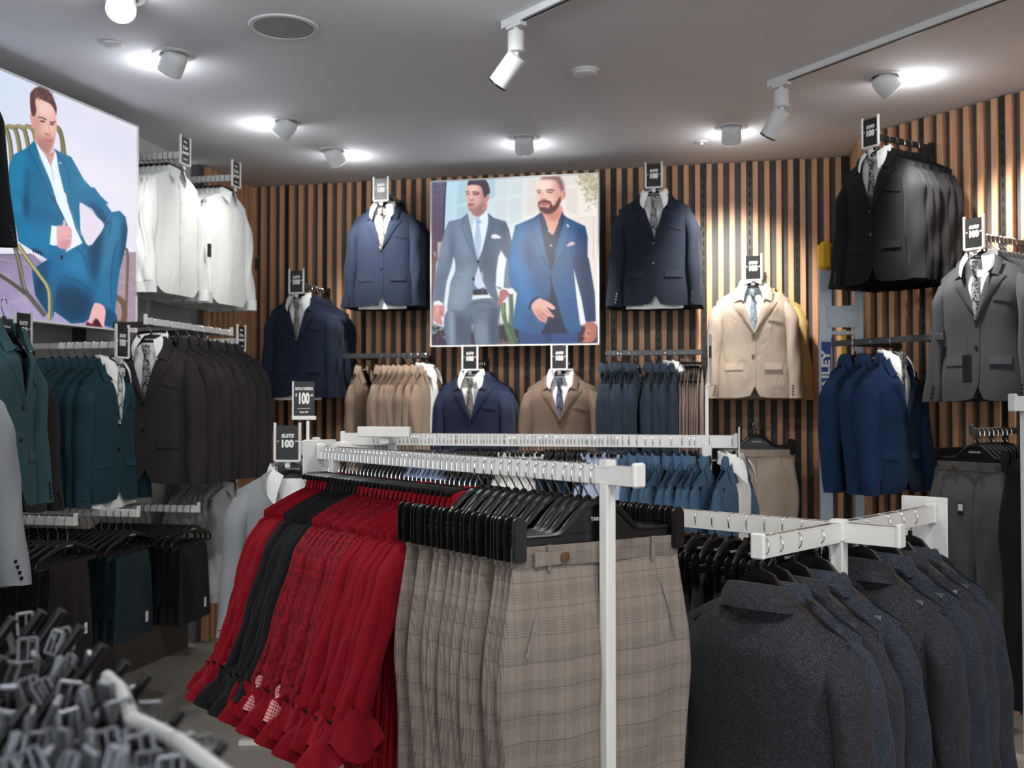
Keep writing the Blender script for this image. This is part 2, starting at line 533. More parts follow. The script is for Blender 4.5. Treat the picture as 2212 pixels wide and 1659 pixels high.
def sleeve_grid(g, sgn, seed, sw=0.215, L=0.62, splay=0.035, rx=0.047, ry=0.066, slope=0.075, folds=0.004, fwd=0.045, n=22, m=26, cuff=0.038):
    rs = np.random.RandomState(seed + (7 if sgn > 0 else 0))
    z0 = ZN - slope * 1.02
    tt = np.linspace(0, 1, m)
    ph = rs.uniform(0, 6.28, 4)
    P = np.zeros((m, n + 1, 3)); UV = np.zeros((m, n + 1, 2))
    for i, t in enumerate(tt):
        tz = t
        cx = sw - 0.034 + 0.030 * float(sm(t, 0.0, 0.22)) + splay * t
        cy = -fwd * t ** 2 + 0.004 * math.sin(5 * t + ph[0])
        cz = z0 - L * t
        cap = math.sqrt(max(0, 1 - (1 - min(t / 0.055, 1)) ** 2)); cb_ = float(sm(t, 0.0, 0.24))
        a = (rx * (1 - 0.25 * t) * (1 - t) + cuff * t) * cap + 0.002
        b = (ry * (1 - 0.1 * t) * (1 - t) + (cuff * 1.25) * t) * (0.22 + 0.13 * cap + 0.65 * cb_) + 0.002
        for k in range(n + 1):
            an = 2 * math.pi * k / n
            w = 1 + 0.10 * math.sin(2 * an + ph[1] + 3 * t) + folds * 12 * math.sin(3 * an + 9 * t + ph[2]) * sm(t, 0.1, 0.5)
            x = math.cos(an) * a * w; y = math.sin(an) * b * w
            x += folds * math.sin(14 * t + ph[3] + an)
            zz = cz - 0.25 * max(0, x) * (1 - cb_)
            # shoulder cap tips inwards
            xx = cx + x
            P[i, k] = (sgn * xx, cy + y, zz); UV[i, k] = (an * 0.055 + (2 if sgn > 0 else 3), -zz)
    g.grid(P, UV)
    # inside of the cuff, a little way up
    e = P[-1]; c = e.mean(axis=0); inner = c + (e - c) * 0.86 + np.array([0, 0, 0.03]); cc = np.repeat((c + np.array([0, 0, 0.03]))[None], n + 1, 0)
    g.grid(np.stack([e, c + (e - c) * 0.86, inner, cc]), None, 1)
    return P


def collar_back(g, rin=0.066, ry=0.046, h=0.042, out=0.034, fall=0.052, a0=-0.18, yc=0.006, n=26, mat=0, zc=ZN):
    rows = [(0.0, -0.012), (0.002, h * 0.75), (0.006, h), (0.014, h * 0.96), (out * 0.75, h * 0.45), (out, h - fall - 0.006)]
    P = np.zeros((n, len(rows), 3))
    for i in range(n):
        an = math.pi * (a0 + (1 - 2 * a0) * i / (n - 1))
        for j, (d, z) in enumerate(rows):
            P[i, j] = ((rin + d) * math.cos(an), yc + (ry + d) * math.sin(an), zc + z - 0.012 * (1 - math.sin(max(0, an)) if 0 < an < math.pi else 1))
    g.grid(P, None, mat)


def button_mesh(mat, r=0.0085):
    g = G(); g.lathe([(r * 0.2, -0.004), (r, -0.0035), (r, -0.001), (r * 0.8, 0.0)], n=14, axis=(0, 1, 0))
    g.lathe([(r * 0.15, -0.0048), (r * 0.15, -0.004)], c=(r * 0.3, 0, 0), axis=(0, 1, 0), n=6)
    return g.mesh('button', mat)


BM = {k: button_mesh(k) for k in ('button_brown', 'button_dark', 'button_white')}
BIGB = button_mesh('button_brown', 0.0105)


def suit_jacket(mat, seed, detail=True, depth=0.075, length=0.66, open_=0.0, peak=False, btn='button_dark', sleeve=0.585, sw=0.215, back_fancy=False):
    t = Torso(seed, sw=sw, depth=depth, length=length, folds=0.0035)
    vb = 0.43                                # top button
    v2 = 0.60

    def xe(v, lap=0.0):
        return (t.nw + 0.004) * (1 - np.clip(v / vb, 0, 1)) + lap * (v > vb * 0.98) + open_ * sm(v, 0.3, 1.0) + 0.036 * np.clip((v - 0.84) / 0.16, 0, 1) ** 2.0

    def hemc(x, v):
        return 0.02 * np.clip(1 - x / 0.12, 0, 1) ** 2 * sm(v, 0.8, 1.0)
    g = G()
    t.panel(g, lambda v: xe(v, 0.0), -1, 1, off=0.0, zh=hemc)
    t.panel(g, lambda v: xe(v, -0.014 if open_ < 0.01 else 0.0), -1, -1, off=0.004, zh=hemc)
    t.back(g)
    parts = [('body', g.mesh('jacket_body', mat), None, None, [])]
    for sgn in (1, -1):
        g = G(); P = sleeve_grid(g, sgn, seed, sw=sw, L=sleeve, slope=t.slope)
        cb = []
        if detail:
            row = P[-4:, :]
            for q in range(4):
                e = P[-2 - q, 15]   # rear-outer edge of the cuff
                an = 15
                cb.append(('cuff_button', BM[btn], Matrix.Translation((sgn * (abs(e[0]) + 0.0), e[1] - 0.002, P[-1, 0, 2] + 0.022 + q * 0.017)) @ Matrix.Scale(0.75, 4), None))
        parts.append(('sleeve', g.mesh('jacket_sleeve', [mat, 'lining']), None, None, cb))
    # lapels with the fall of the collar
    for sgn in (1, -1):
        g = G()
        n = 16; tt = np.linspace(0.0, 0.70, n); ww = np.linspace(0, 1, 6)
        wmax = 0.082 if not peak else 0.092
        P = np.zeros((n, 6, 3))
        for i, a in enumerate(tt):
            v = vb * (1 - a); x0 = float(xe(np.array(v))) - (0.012 if sgn < 0 else 0) * (1 - a)
            wd = wmax * (a / 0.70) ** 0.75 + 0.001
            for j, w in enumerate(ww):
                x = x0 + wd * w; vv = v - (0.030 if not peak else 0.075) * w * (a / 0.7) ** 2
                p = t.pt(np.array(sgn * x), np.array(vv), -1, 0.006 + 0.008 * math.sin(math.pi * min(w * 1.0, 1)) * 0.8)
                P[i, j] = p
        g.grid(P, np.stack([P[..., 0] * 0.9 + P[..., 2] * 0.4, -P[..., 2]], -1))
        Q = P.copy(); Q[..., 1] += 0.004; g.grid(np.stack([P[:, -1], Q[:, -1]], 1))
        g.grid(np.stack([P[-1], Q[-1]], 1))
        # collar leaf above the notch
        n = 8; tt = np.linspace(0.735, 1.02, n)
        P = np.zeros((n, 6, 3))
        for i, a in enumerate(tt):
            v = max(vb * (1 - a), 0.0); x0 = float(xe(np.array(v)))
            wd = 0.056 - 0.014 * (a - 0.735) / 0.3
            for j, w in enumerate(ww):
                x = x0 + wd * w - 0.004; vv = v + 0.012 * w * (1 - a) - 0.0
                p = t.pt(np.array(sgn * x), np.array(max(vv, 0)), -1, 0.008 + 0.010 * math.sin(math.pi * w) + 0.006)
                P[i, j] = p; P[i, j, 2] += 0.014 * (a - 0.7) * 3 * (1 - w * 0.5)
        g.grid(P, np.stack([P[..., 0], -P[..., 2]], -1))
        Q = P.copy(); Q[..., 1] += 0.004; g.grid(np.stack([P[:, -1], Q[:, -1]], 1)); g.grid(np.stack([P[0], Q[0]], 1))
        parts.append(('lapel', g.mesh('lapel', mat), None, None, []))
    g = G(); collar_back(g)
    parts.append(('collar', g.mesh('jacket_collar', mat), None, None, []))
    if detail:
        for sgn in (1, -1):
            g = G(); P = np.zeros((7, 4, 3))
            for i, x in enumerate(np.linspace(0.062, 0.165, 7)):
                for j, w in enumerate(np.linspace(0, 1, 4)):
                    P[i, j] = t.pt(np.array(sgn * x), np.array(0.685 + 0.062 * w - 0.06 * (x - 0.06)), -1, 0.004 + 0.004 * w)
            g.grid(P, np.stack([P[..., 0], -P[..., 2]], -1))
            Q = P.copy(); Q[..., 1] += 0.005
            g.grid(np.stack([P[:, -1], Q[:, -1]], 1)); g.grid(np.stack([P[0], Q[0]], 1)); g.grid(np.stack([P[-1], Q[-1]], 1))
            parts.append(('pocket_flap', g.mesh('pocket_flap', mat), None, None, []))
        g = G(); P = np.zeros((6, 3, 3))
        for i, x in enumerate(np.linspace(0.085, 0.165, 6)):
            for j, w in enumerate(np.linspace(0, 1, 3)):
                P[i, j] = t.pt(np.array(x), np.array(0.275 + 0.026 * w - 0.14 * (x - 0.08)), -1, 0.005)
        g.grid(P); Q = P.copy(); Q[..., 1] += 0.004; g.grid(np.stack([P[:, 0], Q[:, 0]], 1)); g.grid(np.stack([P[:, -1], Q[:, -1]], 1))
        parts.append(('breast_pocket', g.mesh('breast_pocket', mat), None, None, []))
        for v in (vb + 0.01, v2 + 0.02):
            p = t.pt(np.array(-0.002 if open_ < 0.01 else -open_ - 0.01), np.array(v), -1, 0.006)
            parts.append(('button', BM[btn], T(*p), None, []))
    return ('suit_jacket', parts), t


def shirt_front(mat, seed, leaf=0.085, hem=None):
    """a dress shirt worn inside a jacket: chest, collar band, two collar leaves and, if hem, the tail below the jacket"""
    t = Torso(seed, depth=0.052, length=0.66, folds=0.001, sw=0.16, waist=0.14, hem=0.16)
    g = G()
    x = np.linspace(-0.085, 0.085, 13)[None, :]; v = np.linspace(0.0, 0.62, 20)[:, None]
    P = t.pt(x * (1 - 0.35 * v), v * np.ones_like(x), -1, 0.0); P[..., 1] -= 0.0
    g.grid(P, np.stack([P[..., 0], -P[..., 2]], -1))
    if hem:
        x = np.linspace(-0.17, 0.17, 17)[None, :]; v = np.linspace(0.0, 1, 5)[:, None]
        z = ZN - 0.55 - v * (0.125 + hem * (1 - (x / 0.19) ** 2)); y = -0.03 - 0.01 * np.sin(x * 40) + 0 * v
        g.grid(np.stack([x + 0 * v, y + 0 * z, z], -1))
    parts = [('shirt_chest', g.mesh('shirt_chest', mat), None, None, [])]
    for sgn in (1, -1):
        g = G()
        n = 7; P = np.zeros((n, n, 3))
        c00 = np.array([0.030, -0.052, ZN + 0.012]); c10 = np.array([0.070, 0.012, ZN + 0.052])
        c01 = np.array([0.058, -0.078, ZN - leaf]); c11 = np.array([0.088, -0.012, ZN - 0.018])
        for i in range(n):
            for j in range(n):
                a, b = i / (n - 1), j / (n - 1)
                p = c00 * (1 - a) * (1 - b) + c10 * a * (1 - b) + c01 * (1 - a) * b + c11 * a * b
                p = p + np.array([0.010, -0.010, 0]) * math.sin(math.pi * a) + np.array([0.004, -0.008, 0.004]) * math.sin(math.pi * b)
                P[i, j] = p * np.array([sgn, 1, 1])
        g.grid(P); Q = P.copy(); Q[..., 1] += 0.003; g.grid(np.stack([P[:, -1], Q[:, -1]], 1)); g.grid(np.stack([P[0], Q[0]], 1))
        parts.append(('collar_leaf', g.mesh('collar_leaf', mat), None, None, []))
    g = G(); collar_back(g, rin=0.060, ry=0.046, h=0.052, out=0.016, fall=0.045, a0=-0.22)
    parts.append(('collar_band', g.mesh('collar_band', mat), None, None, []))
    return ('dress_shirt', parts)


def tie(mat):
    g = G()
    prof = [(0.0, 0.020), (0.03, 0.013), (0.045, 0.013), (0.10, 0.020), (0.16, 0.022), (0.20, 0.022), (0.235, 0.014), (0.25, 0.004)]
    ts_ = Torso(5, depth=0.052, length=0.66, folds=0.001, sw=0.16, waist=0.14, hem=0.16)
    P = np.zeros((len(prof), 7, 3))
    for i, (d, w) in enumerate(prof):
        yy = -float(ts_.B(np.array((d + 0.035) / 0.66))) - 0.006 - 0.022 * (1 - float(sm(d, 0.0, 0.10)))
        for j, q in enumerate(np.linspace(-1, 1, 7)):
            P[i, j] = (w * q, yy - 0.006 * (1 - q * q), ZN - 0.035 - d)
    g.grid(P, np.stack([P[..., 0], -P[..., 2]], -1))
    body = g.mesh('tie_blade', mat)
    g = G(); g.grid(np.array([[(x, -0.066 - 0.014 * math.cos(x / w * 1.5), z) for x in np.linspace(-w, w, 7)] for z, w in ((ZN - 0.012, 0.022), (ZN - 0.03, 0.020), (ZN - 0.052, 0.013))]))
    return ('necktie', [('blade', body, None, None, []), ('knot', g.mesh('tie_knot', mat), None, None, [])])


def hook_mesh(drop=0.115, r=0.0235, wire=0.0019):
    g = G(); path = [(r, 0, -0.034)]
    for k in range(0, 13):
        a = math.pi * k / 12
        path.append((r * math.cos(a), 0, -r + r * math.sin(a) + wire))
    path += [(-r * 0.94, 0, -0.034), (-r * 0.55, 0, -0.045), (-0.003, 0, -0.059), (0, 0, -0.066), (0, 0, -drop)]
    g.tube(path, wire, 6)
    return g.mesh('hook', 'chrome')


HOOK = hook_mesh(0.105)
HOOK_LONG = hook_mesh(0.083, 0.0215, 0.0019)
TARO = text_mesh('TAROCASH', 0.011, 'sign_white')


def suit_hanger():
    top = [(-0.178, -0.206), (-0.14, -0.180), (-0.07, -0.128), (-0.035, -0.088), (0, -0.076), (0.035, -0.088), (0.07, -0.128), (0.14, -0.180), (0.178, -0.206)]
    g = G(); P = []
    for x, z in top:
        w = 0.008 + 0.016 * (abs(x) / 0.2) ** 1.2; h = 0.030 if abs(x) > 0.05 else 0.045
        ring = [(x, -w * 0.7, z - h), (x, -w, z - h * 0.5), (x, -w * 0.6, z), (x, w * 0.6, z), (x, w, z - h * 0.5), (x, w * 0.7, z - h), (x, -w * 0.7, z - h)]
        P.append(ring)
    g.grid(np.array(P))
    g.lathe([(0.006, 0), (0.007, 0.012), (0.004, 0.014)], c=(0, 0, -0.078), n=10)
    return ('coat_hanger', [('hook', HOOK, None, 'chrome hook', []), ('hanger_body', g.mesh('hanger_body', 'black_plastic'), None, None, [('lettering', TARO, T(0, -0.012, -0.105), None)])])


def slim_hanger():
    g = G(); path = [(-0.19, 0, -0.200), (-0.15, 0, -0.178), (-0.07, 0, -0.134), (-0.03, 0, -0.104), (0.03, 0, -0.104), (0.07, 0, -0.134), (0.15, 0, -0.178), (0.19, 0, -0.200)]
    g.tube(path, 0.0055, 8, flat=1.5)
    g.tube([(-0.085, 0, -0.086), (-0.06, 0, -0.082), (0.06, 0, -0.082), (0.085, 0, -0.086)], 0.005, 8, flat=1.8)
    return ('shirt_hanger', [('hook', HOOK, None, 'chrome hook', []), ('hanger_body', g.mesh('slim_hanger_body', 'black_plastic'), None, None, [])])


def clip_mesh():
    g = G()
    pts = [(-0.0165, -0.068)] + [(0.0165 * math.cos(a), -0.0 + 0.0165 * math.sin(a)) for a in np.linspace(math.pi, 0, 9)] + [(0.0165, -0.068), (0.012, -0.073), (-0.012, -0.073)]
    g.prism(pts, -0.0145, -0.0105)
    g.prism(pts, 0.0105, 0.0145)
    inner = [(x * 0.75, z * 0.93 - 0.002) for x, z in pts]
    g.prism(inner, -0.0165, -0.0144); g.prism(inner, 0.0144, 0.0165)
    g.box((0, 0, -0.028), (0.018, 0.024, 0.010))
    g.tube([(-0.012, 0, -0.014), (0.012, 0, -0.014)], 0.0035, 8)
    return g.mesh('clip', 'black_plastic')


CLIP = clip_mesh()


def clip_hanger(w=0.215, lab=True):
    g = G()
    for s in (1, -1):
        path = [(0, 0, -0.078), (s * 0.030, 0, -0.082), (s * 0.055, 0, -0.098), (s * 0.085, 0, -0.126), (s * 0.10, 0, -0.136), (s * 0.12, 0, -0.138), (s * w, 0, -0.138)]
        g.tube(path, [0.010, 0.010, 0.009, 0.008, 0.007, 0.006, 0.005], 8, flat=0.9)
    g.prism([(-0.03, -0.084), (0.03, -0.084), (0.09, -0.136), (-0.09, -0.136)], -0.002, 0.002)
    g.box((0, 0, -0.146), (w * 2, 0.004, 0.018))
    g.lathe([(0.007, 0), (0.008, 0.012), (0.004, 0.016)], c=(0, 0, -0.080), n=10)
    parts = [('hook', HOOK_LONG, None, 'chrome hook', []),
             ('hanger_body', g.mesh('clip_hanger_body', 'black_plastic'), None, None, [('lettering', TARO, T(0, -0.011, -0.110), None)] if lab else []),
             ('clip', CLIP, T(-w + 0.012, 0, -0.112), None, []), ('clip', CLIP, T(w - 0.012, 0, -0.112), None, [])]
    return ('trouser_hanger', parts)


def trousers(mat, seed, length=1.0, wa=0.205, btn='button_brown', depth=0.020, side_fold=True, folds=0.006):
    """hung by the waistband from a clip hanger; waist top at z=-0.215"""
    rs = np.random.RandomState(seed); z0 = -0.160
    ph = rs.uniform(0, 6.28, 8)
    g = G(); nv, n = 46, 30
    for s in (1, -1):
        P = np.zeros((nv, n + 1, 3)); UV = np.zeros((nv, n + 1, 2))
        for i, v in enumerate(np.linspace(0, 1, nv)):
            d = v * length
            hw = np.interp(d, [0, 0.05, 0.20, 0.28, 0.5, length], [wa / 2, wa / 2 + 0.004, 0.122, 0.132, 0.115, 0.095])
            xc = np.interp(d, [0, 0.05, 0.20, 0.28, 0.5, length], [wa / 2, wa / 2, 0.112, 0.108, 0.112, 0.108])
            dp = np.interp(d, [0, 0.04, 0.15, 0.3, length], [depth * 0.6, depth * 0.7, depth * 1.5, depth * 1.9, depth * 1.6])
            for k in range(n + 1):
                an = 2 * math.pi * k / n
                c, q = math.cos(an), math.sin(an)
                x = hw * math.copysign(abs(c) ** 0.8, c); y = dp * math.copysign(abs(q) ** 0.75, q)
                amp = folds * float(sm(d, 0.03, 0.3))
                y += amp * (math.sin(22 * x + ph[0] + 2.2 * v) + 0.7 * math.sin(47 * x + ph[1] - 3 * v) + 0.5 * math.sin(9 * v + ph[2]) + 0.9 * math.sin(30 * x * (s if q > 0 else 1) + 16 * v + ph[6]) * float(sm(d, 0.12, 0.4))) * abs(q)
                if q < 0: y -= 0.013 * math.exp(-((x - 0.005 * s) / 0.012) ** 2) * float(sm(d, 0.05, 0.25))   # pressed crease
                x += 0.006 * math.sin(11 * v + ph[3]) * float(sm(d, 0.1, 0.5)) * c
                P[i, k] = (s * (xc + x), y, z0 - d); UV[i, k] = (s * (xc + x) + (0.9 if q > 0 else 0), d)
        g.grid(P, UV)
    parts = [('legs', g.mesh('trouser_legs', mat), None, None, [])]
    g = G(); n = 40
    P = np.zeros((4, n + 1, 3)); UV = np.zeros((4, n + 1, 2))
    for i, (dz, o) in enumerate(((0.004, 0.0015), (0.003, 0.004), (-0.036, 0.0045), (-0.040, 0.001))):
        for k in range(n + 1):
            an = 2 * math.pi * k / n; c, q = math.cos(an), math.sin(an)
            P[i, k] = ((wa + o) * math.copysign(abs(c) ** 0.7, c), (depth * 0.66 + o) * math.copysign(abs(q) ** 0.6, q) + 0.002 * math.sin(6 * an + ph[4]), z0 + dz)
            UV[i, k] = (P[i, k, 0] + 0.03 + (0.9 if q > 0 else 0), -dz)
    g.grid(P, UV)
    parts.append(('waistband', g.mesh('waistband', mat), None, None, []))
    for x, sd in ((-0.13, -1), (0.13, -1), (0.0, 1), (-0.12, 1), (0.12, 1)):
        g = G(); g.box((x, sd * (depth * 0.66 + 0.007), z0 - 0.020), (0.009, 0.003, 0.052))
        parts.append(('belt_loop', g.mesh('belt_loop', mat), None, None, []))
    # adjuster tab with button on the front left
    g = G(); g.prism([(-0.165, z0 - 0.006), (-0.085, z0 - 0.010), (-0.078, z0 - 0.020), (-0.085, z0 - 0.032), (-0.165, z0 - 0.036)], -depth * 0.66 - 0.010, -depth * 0.66 - 0.005)
    parts.append(('waist_tab', g.mesh('waist_tab', mat), None, None, [('button', BIGB, T(-0.096, -depth * 0.66 - 0.012, z0 - 0.020), None)]))
    # slanted pocket mouth and fly line, back welt
    for s in (1, -1):
        g = G()
        pts = [(s * 0.135, -0.0), (s * 0.150, -0.05), (s * 0.170, -0.11), (s * 0.186, -0.165)]
        L = []
        for x, d in pts:
            L.append([(x - 0.0012 * s, -depth * 1.55 * (0.35 + 0.65 * min(1, abs(d) / 0.12)) - 0.003, z0 - 0.045 + d), (x + 0.0025 * s, -depth * 1.55 * (0.35 + 0.65 * min(1, abs(d) / 0.12)) + 0.000, z0 - 0.045 + d)])
        g.grid(np.array(L))
        parts.append(('pocket_edge', g.mesh('pocket_edge', mat), None, None, []))
    return ('trousers', parts)


def shirt(mat, seed, length=0.66, depth=0.05, cuffmat=None, splay=0.03, sleeve=0.60, detail=True, flare=False, folds=0.007, fwd=0.03, ry=0.056, sf=0.008):
    t = Torso(seed, sw=0.205, waist=0.20, hem=0.215, depth=depth, length=length, folds=folds, slope=0.062, nw=0.062)
    g = G()

    def hemc(x, v): return 0.05 * sm(x, 0.12, 0.21) * sm(v, 0.85, 1.0)
    t.panel(g, -0.012, -1, 1, off=0.003, zh=hemc); t.panel(g, 0.0, -1, -1, zh=hemc); t.back(g)
    parts = [('body', g.mesh('shirt_body', mat), None, None, [])]
    for sgn in (1, -1):
        g = G(); P = sleeve_grid(g, sgn, seed + 3, sw=0.205, L=sleeve, splay=splay, rx=0.036, ry=ry, slope=t.slope, folds=sf, fwd=fwd, cuff=0.030)
        sub = []
        c = P[-1].mean(axis=0)
        gc = G(); rs = np.random.RandomState(seed + 11 + sgn); n = 18
        if flare:
            rows = []
            n = 28; pa, pb, pc = rs.uniform(0, 6.28, 3); tl = rs.uniform(-0.5, 0.5)
            for i, (dz, r) in enumerate(((0.03, 1.10), (0.008, 1.20), (-0.006, 1.35), (-0.022, 1.6), (-0.042, 2.0), (-0.064, 2.4), (-0.062, 2.34), (-0.040, 1.8), (-0.010, 1.1))):
                ring = []
                for k in range(n + 1):
                    an = 2 * math.pi * k / n; q = 1.0 if i >= 3 else 0.35
                    w = r * (1 + q * (0.34 * math.sin(2 * an + pa) + 0.30 * abs(math.sin(1.5 * an + pb)) + 0.13 * math.sin(5 * an + pc)))
                    ring.append((c[0] + math.cos(an) * 0.030 * w, c[1] + math.sin(an) * 0.034 * w, c[2] + dz + q * (0.020 * math.sin(3 * an + pb) + tl * 0.05 * math.cos(an))))
                rows.append(ring)
            gc.grid(np.array(rows))
            sub.append(('cuff', gc.mesh('turned_cuff', cuffmat or mat), None, 'turned back cuff'))
        else:
            e = P[-1]; c0 = c
            rows = [c0 + (P[-5] - P[-5].mean(axis=0)) * 1.02 + np.array([0, 0, 0.055]), c0 + (e - c0) * 1.10 + np.array([0, 0, 0.05]), c0 + (e - c0) * 1.12 + np.array([0, 0, -0.006]), c0 + (e - c0) * 1.0 + np.array([0, 0, -0.006])]
            gc.grid(np.array(rows)); sub.append(('cuff', gc.mesh('shirt_cuff', mat), None, None))
        parts.append(('sleeve', g.mesh('shirt_sleeve', [mat, 'lining']), None, None, sub))
    for sgn in (1, -1):
        g = G(); n = 6; P = np.zeros((n, n, 3))
        c00 = np.array([0.010, -0.058, ZN + 0.008]); c10 = np.array([0.064, 0.006, ZN + 0.038])
        c01 = np.array([0.046, -0.066, ZN - 0.070]); c11 = np.array([0.078, -0.010, ZN - 0.012])
        for i in range(n):
            for j in range(n):
                a, b = i / (n - 1), j / (n - 1)
                p = c00 * (1 - a) * (1 - b) + c10 * a * (1 - b) + c01 * (1 - a) * b + c11 * a * b + np.array([0.008, -0.008, 0]) * math.sin(math.pi * a)
                P[i, j] = p * np.array([sgn, 1, 1])
        g.grid(P); parts.append(('collar_leaf', g.mesh('collar_leaf', mat), None, None, []))
    g = G(); collar_back(g, rin=0.054, ry=0.040, h=0.040, out=0.022, fall=0.048, a0=-0.2)
    parts.append(('collar', g.mesh('shirt_collar', mat), None, None, []))
    if detail:
        for v in (0.12, 0.26, 0.40, 0.54, 0.68, 0.82):
            p = t.pt(np.array(0.0), np.array(v), -1, 0.005)
            parts.append(('button', BM['button_white'], Matrix.Translation(p) @ Matrix.Scale(0.65, 4), None, []))
    return ('shirt', parts)


def folded_trousers(mat, seed, drop=0.44, w=0.13):
    """legs folded over a hanger bar: bar at z=-0.19"""
    g = G(); rs = np.random.RandomState(seed); ph = rs.uniform(0, 6, 3)
    n = 16; rows = []
    prof = [(0.030, -drop), (0.030, -drop * 0.55 - 0.1), (0.024, -0.25), (0.014, -0.195), (0.0, -0.182), (-0.014, -0.195), (-0.024, -0.25), (-0.030, -drop * 0.55 - 0.1), (-0.034, -drop), (-0.034, -drop - 0.10)]
    for y, z in prof:
        f = 1 + 0.35 * min(1, max(0, (-z - 0.19) / 0.5))
        rows.append([(w * f * x + 0.004 * math.sin(9 * z + ph[0]), y * 1.0 + 0.004 * math.sin(9 * x + ph[1] + 6 * z) + (0.010 * (abs(abs(x) - 0.0) < 0.07) * (1 if y > 0 else -1)) * (z < -0.24), z) for x in np.linspace(-1, 1, n)])
    g.grid(np.array(rows))
    g.grid(np.array([[(p[0], p[1] + 0.018 * (1 if p[1] < 0 else -1), p[2]) for p in r] for r in rows]))
    g2 = G(); g2.box((w * 0.75, -0.043, -drop - 0.03), (0.022, 0.002, 0.045))
    g3 = G(); g3.box((w * 0.75, -0.0425, -drop - 0.065), (0.024, 0.002, 0.03))
    return ('folded_trousers', [('trouser_legs', g.mesh('folded_legs', mat), None, None, []), ('price_tag', g2.mesh('price_tag', 'label_white'), None, 'white ticket', [])])


def bar_hanger():
    g = G()
    g.tube([(-0.20, 0, -0.19), (0.20, 0, -0.19)], 0.006, 8)
    for s in (1, -1):
        g.tube([(0, 0, -0.105), (s * 0.06, 0, -0.118), (s * 0.17, 0, -0.150), (s * 0.20, 0, -0.165), (s * 0.205, 0, -0.18), (s * 0.20, 0, -0.19)], [0.011, 0.010, 0.008, 0.007, 0.006, 0.006], 8)
    g.box((0, 0, -0.116), (0.07, 0.008, 0.026))
    return ('trouser_hanger', [('hook', HOOK, None, 'chrome hook', []), ('hanger_body', g.mesh('bar_hanger_body', 'black_plastic'), None, None, [('lettering', TARO, T(0, -0.008, -0.116), None)])])


def vest(mat, seed):
    t = Torso(seed, sw=0.15, waist=0.19, hem=0.2, depth=0.035, length=0.52, folds=0.002, nw=0.07)
    g = G()
    t.panel(g, lambda v: 0.07 * (1 - np.clip(v / 0.55, 0, 1)), -1, 1); t.panel(g, lambda v: 0.07 * (1 - np.clip(v / 0.55, 0, 1)) - 0.01, -1, -1, off=0.003); t.back(g)
    return ('waistcoat', [('body', g.mesh('waistcoat_body', mat), None, None, [])])


HG_SUIT, HG_SLIM, HG_CLIP, HG_BAR = suit_hanger(), slim_hanger(), clip_hanger(), bar_hanger()
